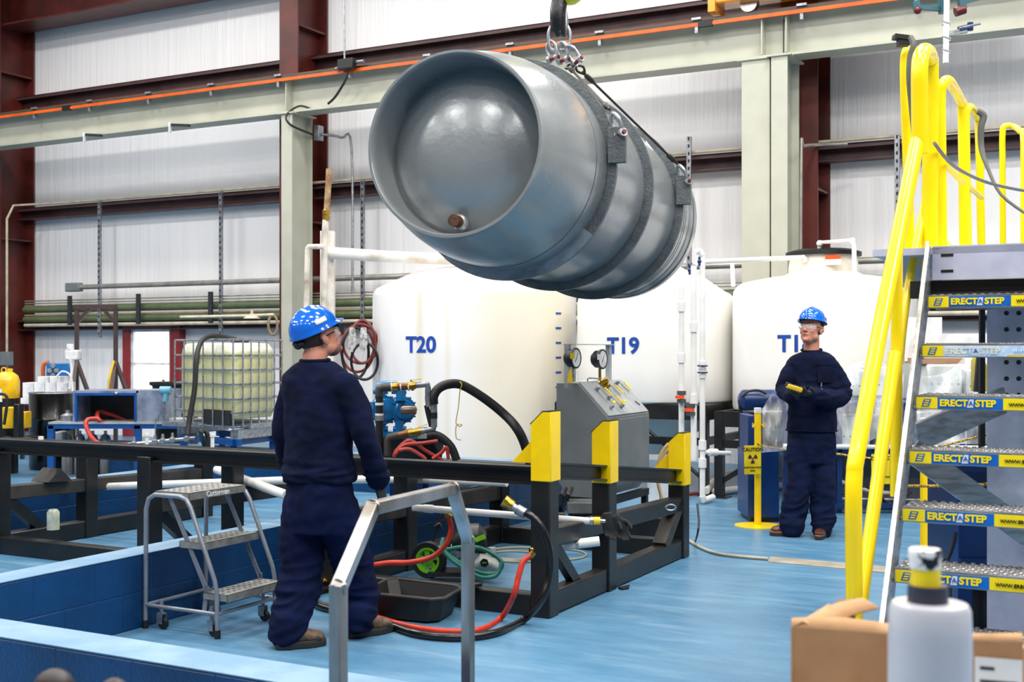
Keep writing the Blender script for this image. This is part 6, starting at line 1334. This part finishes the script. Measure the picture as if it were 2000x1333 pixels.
gb_ = thing('grey_oil_box', 'clear plastic jug box under the grey cabinet', 'container', FL(1135, 1045)); part('box', pb(1108, 1168, 982, 1005, 9.4, .25), mat('clear grey plastic', (110, 112, 112), .25), gb_, .01); part('stand_block', pb(1112, 1164, 1005, 1052, 9.45, .2), black, gb_)
solo('louvered_block', MB().prism([P(1070, 1045, 8.6), P(1092, 1045, 8.6), P(1104, 1005, 8.6), P(1070, 1005, 8.6)], Vector((0, .1, 0))), dusty, 'dusty dark grille block behind the corner post', 'block')
solo('black_floor_box', pb(1225, 1310, 1012, 1052, 9.75, .35), black, 'low black box on the floor behind the far rack bay', 'box', bevel=.01)
wt = solo('white_bucket', MB().lathe([(0, 0), (.11, 0), (.13, .28), (.135, .3), (0, .3)], FL(1290, 995)), whitem, 'white bucket behind the grey cabinet leg', 'bucket')
# ---------------------------------------------------------------- stanchions, signs, ropes
def stanchion(px, py, lab, top):
    o = FL(px, py); t = thing('stanchion', lab, 'stanchion', o)
    part('base', MB().lathe([(0, 0), (.20, 0), (.2, .008), (.03, .016), (0, .016)], o, n=40), yel, t)
    part('post', MB().cyl(o + Z * .01, o + Z * (top - .04), .030), byel, t); part('cap', MB().cyl(o + Z * (top - .045), o + Z * top, .033), whitem, t)
    part('rope_hook', MB().tube([o + Vector((-.03, -.02, top - .14)), o + Vector((-.05, -.03, top - .17)), o + Vector((-.05, -.03, top - .13))], .005, 6, smooth=3).tube([o + Vector((.03, -.02, top - .14)), o + Vector((.05, -.03, top - .17)), o + Vector((.05, -.03, top - .13))], .005, 6, smooth=3), byel, t)
    return t, o
t1_, o1 = stanchion(1480, 1028, 'yellow stanchion with a white cap and caution sign left of the man facing the camera', 1.035)
t2_, o2 = stanchion(1806, 1128, 'yellow stanchion seen between the aluminium stair treads', 1.08)
def sign(c, w, h, words, lab, M0):
    sg = thing('warning_sign', lab, 'sign', c)
    x = M0; part('plate', MB().box(c, (w, .004, h), math.atan2(x.y, x.x)), mat('sign yellow', (235, 210, 20), .45), sg, .002)
    n_ = x.cross(Z); f0 = c + n_ * .004
    text('lettering', words[0], h * .165, frame_m(f0 + Z * h * .36, x), blk, sg, .02)
    text('lettering', words[1], h * .075, frame_m(f0 - Z * h * .26, x), blk, sg, .015); text('lettering', words[2], h * .075, frame_m(f0 - Z * h * .37, x), blk, sg, .015)
    pur = mat('magenta purple', (70, 20, 80), .5); tf_ = MB(); cc = f0 + Z * h * .05; R_ = h * .17
    for k in (90, 210, 330):
        a0 = [math.radians(k + 180 + d) for d in (-28, -14, 0, 14, 28)]
        poly = [cc + (x * math.cos(a) + Z * math.sin(a)) * R_ for a in a0] + [cc + (x * math.cos(a) + Z * math.sin(a)) * R_ * .3 for a in reversed(a0)]
        part('trefoil_blade', MB().prism(poly, n_ * .002), pur, sg)
    part('trefoil_hub', MB().cyl(cc, cc + n_ * .002, R_ * .18), pur, sg)
    return sg
sign(P(1470, 899, 10.45), .15, .25, ('CAUTION', 'CONTAMINATION', 'AREA'), 'yellow CAUTION CONTAMINATION AREA sign on the left stanchion', Vector((1, .1, 0)).normalized())
sign(P(1720, 917, 10.5), .165, .26, ('DANGER', 'CONTAMINATION', 'AREA'), 'yellow DANGER CONTAMINATION AREA sign half hidden by the yellow stair rails', Vector((1, .05, 0)).normalized())
rope = mat('yellow and black rope', (225, 175, 40), .7, rgb2=(90, 50, 30), scale=90, lo=.5, hi=.52)
solo('barrier_rope', MB().tube([P(1480, 868, 10.45), P(1500, 874, 10.6), P(1560, 880, 10.7), P(1640, 888, 10.6), P(1720, 897, 10.5), P(1800, 890, 10.0)], .009, 8, smooth=4), rope, 'yellow twisted rope strung behind the man facing the camera', 'rope')
solo('barrier_rope', MB().tube([P(1840, 872, 9.4), P(1950, 846, 9.0), P(2020, 856, 8.8)], .008, 8, smooth=4), rope, 'yellow twisted rope seen under the third stair tread', 'rope')
solo('barrier_rope', MB().tube([P(1770, 950, 6.6), P(1880, 949, 5.9), P(2020, 940, 5.8)], .008, 8, smooth=4), rope, 'yellow twisted rope in front of the dark blue machine at right', 'rope')
# ---------------------------------------------------------------- blue cabinet, cylinder, plastic covered benches behind the second man
bc_ = thing('blue_cabinet', 'dark blue steel cabinet right behind the yellow caution stanchion', 'cabinet', FL(1497, 1022)); part('body', pb(1461, 1522, 882, 1012, 10.75, .5), mat('blue cabinet paint', (0, 48, 112), .35), bc_, .005); part('plinth', pb(1466, 1530, 1012, 1020, 10.76, .45), black, bc_)
part('upper_panel', pb(1461, 1476, 812, 882, 10.8, .4), MATS['blue cabinet paint'], bc_, .005)
ba = thing('blue_air_receiver', 'blue horizontal air receiver partly covered by clear sheeting', 'tank', P(1470, 800, 12.0)); part('vessel', MB().lathe([(0, 0), (.06, .01), (.1, .04), (.105, .06), (.105, .5), (.09, .55), (0, .57)], P(1442, 782, 12.0), (1, .1, 0), 28), navysteel, ba)
part('black_hose', MB().tube([P(1448, 776, 11.9), P(1462, 765, 11.9), P(1482, 763, 11.9), P(1497, 770, 11.9)], .012, smooth=4), rubber, ba)
for px in (1446, 1490): part('leg', MB().cyl(P(px, 785, 12), Vector((P(px, 785, 12).x, 12, 0)), .02), black, ba)
Yk = 11.3
bn = thing('covered_work_bench', 'dark blue bench under clear sheeting behind the man facing the camera', 'bench', Vector((P(1720, 900, Yk).x, Yk + .4, 0)))
part('top_rail', MB().cyl(P(1625, 790, Yk), P(1990, 790, Yk), .06), navysteel, bn)
part('shelf', pb(1530, 1990, 884, 892, Yk, .4), navysteel, bn); part('lower_frame', pb(1530, 1990, 984, 994, Yk, .06), navysteel, bn); part('white_edge_tube', MB().cyl(P(1530, 872, Yk - .05), P(1990, 876, Yk - .05), .022), pvc, bn)
for px in (1535, 1640, 1760, 1880, 1985): part('leg', pb(px - 5, px + 5, 790, 682 + 1.55 * F / Yk, Yk + .05, .05), navysteel, bn)
part('back_panel', pb(1530, 1990, 800, 990, Yk + .4, .02), mat('mid grey panel', (92, 96, 108), .6), bn)  # back panel in one plain grey
cm = mat('milky crate', (208, 212, 208), .35, rgb2=(178, 184, 180), scale=8)
for i, (x0, x1, y0, y1, lab) in enumerate(((1632, 1690, 722, 776, 'first'), (1696, 1756, 716, 776, 'second'), (1812, 1880, 712, 776, 'third'), (1888, 1960, 722, 776, 'fourth'), (1640, 1700, 812, 880, 'fifth'), (1712, 1752, 812, 880, 'sixth'), (1800, 1890, 806, 880, 'seventh'))):
    c = thing('clear_crate', 'milky plastic crate under sheeting, ' + lab + ' from upper left to lower right', 'crate', P((x0 + x1) / 2, y1, Yk + .3), 0, 'milky plastic crates')
    part('crate', pb(x0, x1, y0, y1, Yk + .06, .3), cm, c, .02)
    h_ = MB(); 
    for k in range(int((x1 - x0) / 13)): q_ = P(x0 + 8 + k * 13, y0 + (y1 - y0) * .6, Yk + .06); h_.cyl(q_, q_ - Vector((0, .004, 0)), .008)
    part('bolt_heads', h_, mat('grey dots', (90, 92, 96), .5), c)
    solo('crate_shelf', pb(x0 - 3, x1 + 3, y1, y1 + 3, Yk + .05, .33), navysteel, 'thin blue board under milky crate, ' + lab + ' in the row', 'board', 'boards under the crates')
solo('brown_board_stack', pb(1800, 1885, 700, 711, Yk + .1, .5), mat('brown board', (165, 128, 100), .6, rgb2=(140, 104, 80), scale=3, stretch=(1, 1, 12)), 'brown boards lying under the sheeting behind the stair', 'boards')
solo('white_panel_sheet', pb(1768, 1975, 652, 706, Yk + .5, .02).merge(pb(1768, 1840, 620, 652, Yk + .5, .02)), white, 'white panel standing behind the stair', 'panel')
# clear plastic sheeting
pm_, nt, b, vec = node_mat('clear plastic sheeting')
b.inputs['Base Color'].default_value = (.9, .92, .95, 1); b.inputs['Roughness'].default_value = .12
fa = noise_n(nt, vec, 3.0, 5, (1.2, 1, 1)); mr = nt.nodes.new('ShaderNodeMapRange'); nt.links.new(fa, mr.inputs[0]); mr.inputs[1].default_value = .35; mr.inputs[2].default_value = .75; mr.inputs[3].default_value = .04; mr.inputs[4].default_value = .42
nt.links.new(mr.outputs[0], b.inputs['Alpha']); bump_n(nt, b, fa, .5, .05)
def sheet(lab, x0, x1, top, bot, Y, seed, nx=36, ny=18):
    vs = []; fs = []
    for j in range(ny + 1):
        for i in range(nx + 1):
            u = i / nx; v = j / ny; px = x0 + (x1 - x0) * u; py = top(u) + (bot(u) - top(u)) * v
            dy = .10 * noise.noise(Vector((u * 9 + seed, v * 2, 0))) + .05 * noise.noise(Vector((u * 22, v * 6 + seed, 1))) - .12 * v
            vs.append(P(px, py, Y + dy))
    for j in range(ny):
        for i in range(nx): a_ = j * (nx + 1) + i; fs.append((a_, a_ + 1, a_ + nx + 2, a_ + nx + 1))
    o = solo('plastic_sheeting', MB().add(vs, fs), pm_, lab, 'plastic sheet', sharp=180); o.modifiers.new('t', 'SOLIDIFY').thickness = .002
sheet('clear plastic sheeting draped over the bench right of the man facing the camera', 1625, 1765, lambda u: 735 - 30 * math.sin(u * 3) , lambda u: 862 + 12 * math.sin(u * 6), 11.2, 1)
sheet('clear plastic sheeting hanging behind the stair treads', 1790, 1975, lambda u: 735 - 50 * math.exp(-((u - .62) / .22) ** 2), lambda u: 868, 11.15, 5)
sheet('clear plastic sheeting bunched beside the yellow caution stanchion', 1488, 1545, lambda u: 800 - 90 * u, lambda u: 885 - 6 * u, 10.6, 9, 20, 18)
# shelf clutter under the bench
for i, (pts, r, m, lab) in enumerate((([P(1640, 940, 11.5), P(1700, 960, 11.5), P(1770, 965, 11.5)], .02, pvcdirty, 'grimy pipe on the lower shelf behind the stair'), ([P(1645, 965, 11.4), P(1690, 950, 11.4), P(1740, 985, 11.4), P(1780, 960, 11.4)], .014, rubber, 'black hose tangled on the lower shelf'), ([P(1640, 975, 11.5), P(1800, 978, 11.5)], .022, galv, 'bright steel pipe on the lower shelf'))):
    solo('shelf_pipe', MB().tube(pts, r, 10, smooth=4), m, lab, 'pipe')
fl_ = thing('yellow_floodlight', 'yellow and black case standing on the bench seen through the stair', 'case', P(1915, 765, 8.8))
part('case', MB().prism([P(1908, 765, 8.8), P(1929, 765, 8.8), P(1929, 716, 8.8), P(1922, 702, 8.8), P(1912, 698, 8.8), P(1908, 706, 8.8)], Vector((0, .12, 0))), mat('olive yellow', (170, 150, 10), .4), fl_, .005); part('spine', MB().beam(P(1906, 766, 8.78), P(1912, 694, 8.78), .03, .03, (0, 1, 0)), blk, fl_)
part('stand', MB().beam(P(1916, 766, 8.86), Vector((P(1916, 766, 8.86).x, 8.86, 0)), .03, .03, (0, 1, 0)), blk, fl_)
# dark blue machine behind the stair on the right
Ym = 6.0
dm = thing('dark_blue_machine', 'dark blue steel machine base behind the lower stair treads', 'machine', FL(1960, 1290))
part('top', pb(1868, 2090, 908, 925, Ym - .05, .9), navysteel, dm, .01); part('front_panel', pb(1872, 2090, 1022, 1130, Ym - .02, .03), MATS['blue cabinet paint'], dm, .004); part('body', pb(1876, 2090, 925, 1130, Ym + .3, .5), navysteel, dm)
part('crossbar', pb(1876, 2090, 1092, 1104, Ym - .04, .05), MATS['blue cabinet paint'], dm)
for px in (1885, 2080): part('leg', pb(px - 14, px + 14, 925, 682 + 1.55 * F / Ym, Ym, .08), MATS['blue cabinet paint'], dm)
tl = thing('spindle_tool', 'black spindle with an orange body lying on the dark blue machine', 'tool', P(1930, 905, Ym))
part('spindle', MB().lathe([(0, 0), (.03, 0), (.04, .01), (.04, .05), (.032, .06), (.034, .16), (0, .16)], P(1884, 896, Ym), (1, .1, 0), 24), mat('oily steel', (52, 48, 44), .3, .7), tl); part('body', pb(1946, 2060, 884, 908, Ym, .12), mat('amber paint', (215, 140, 20), .4), tl, .01)
ms = thing('spray_bottle', 'bottle with a red cap on the machine at the right edge', 'bottle', P(1982, 868, 6.3)); part('bottle', MB().lathe([(0, 0), (.025, 0), (.025, .08), (.012, .1), (0, .1)], P(1983, 876, 6.3)), whitem, ms); part('cap', MB().cyl(P(1983, 840, 6.3), P(1983, 830, 6.3), .014), red, ms)
part('stand', MB().box(P(1983, 890, 6.3), (.08, .08, .06)), whitem, ms)
yb_ = thing('yellow_gate_post', 'short yellow post with a white cap at the right edge behind the third tread', 'post', Vector((P(1966, 875, 7.5).x, 7.5, 0))); part('post', MB().cyl(yb_.location, P(1966, 822, 7.5), .024), byel, yb_); part('cap', MB().cyl(P(1966, 822, 7.5), P(1966, 811, 7.5), .026), whitem, yb_)
solo('motor_unit', MB().lathe([(0, 0), (.13, 0), (.14, .05), (.14, .26), (.12, .3), (0, .3)], FL(1925, 1262) + Vector((0, .25, 0)), n=28), mat('greasy black', (26, 26, 27), .35), 'black motor on the floor under the dark blue machine', 'motor')
solo('grey_brace_tube', MB().cyl(FL(1975, 1262) , P(1992, 1172, 6.1), .02), galv, 'slanted grey tube under the lowest visible tread', 'tube')
solo('black_side_cable', MB().tube([P(1867, 1040, 5.9), P(1862, 1065, 5.9), P(1850, 1095, 5.9), P(1838, 1112, 5.9), FL(1830, 1300, .01)], .01, 8, smooth=4), rubber, 'black cable curving down beside the dark blue machine', 'cable')
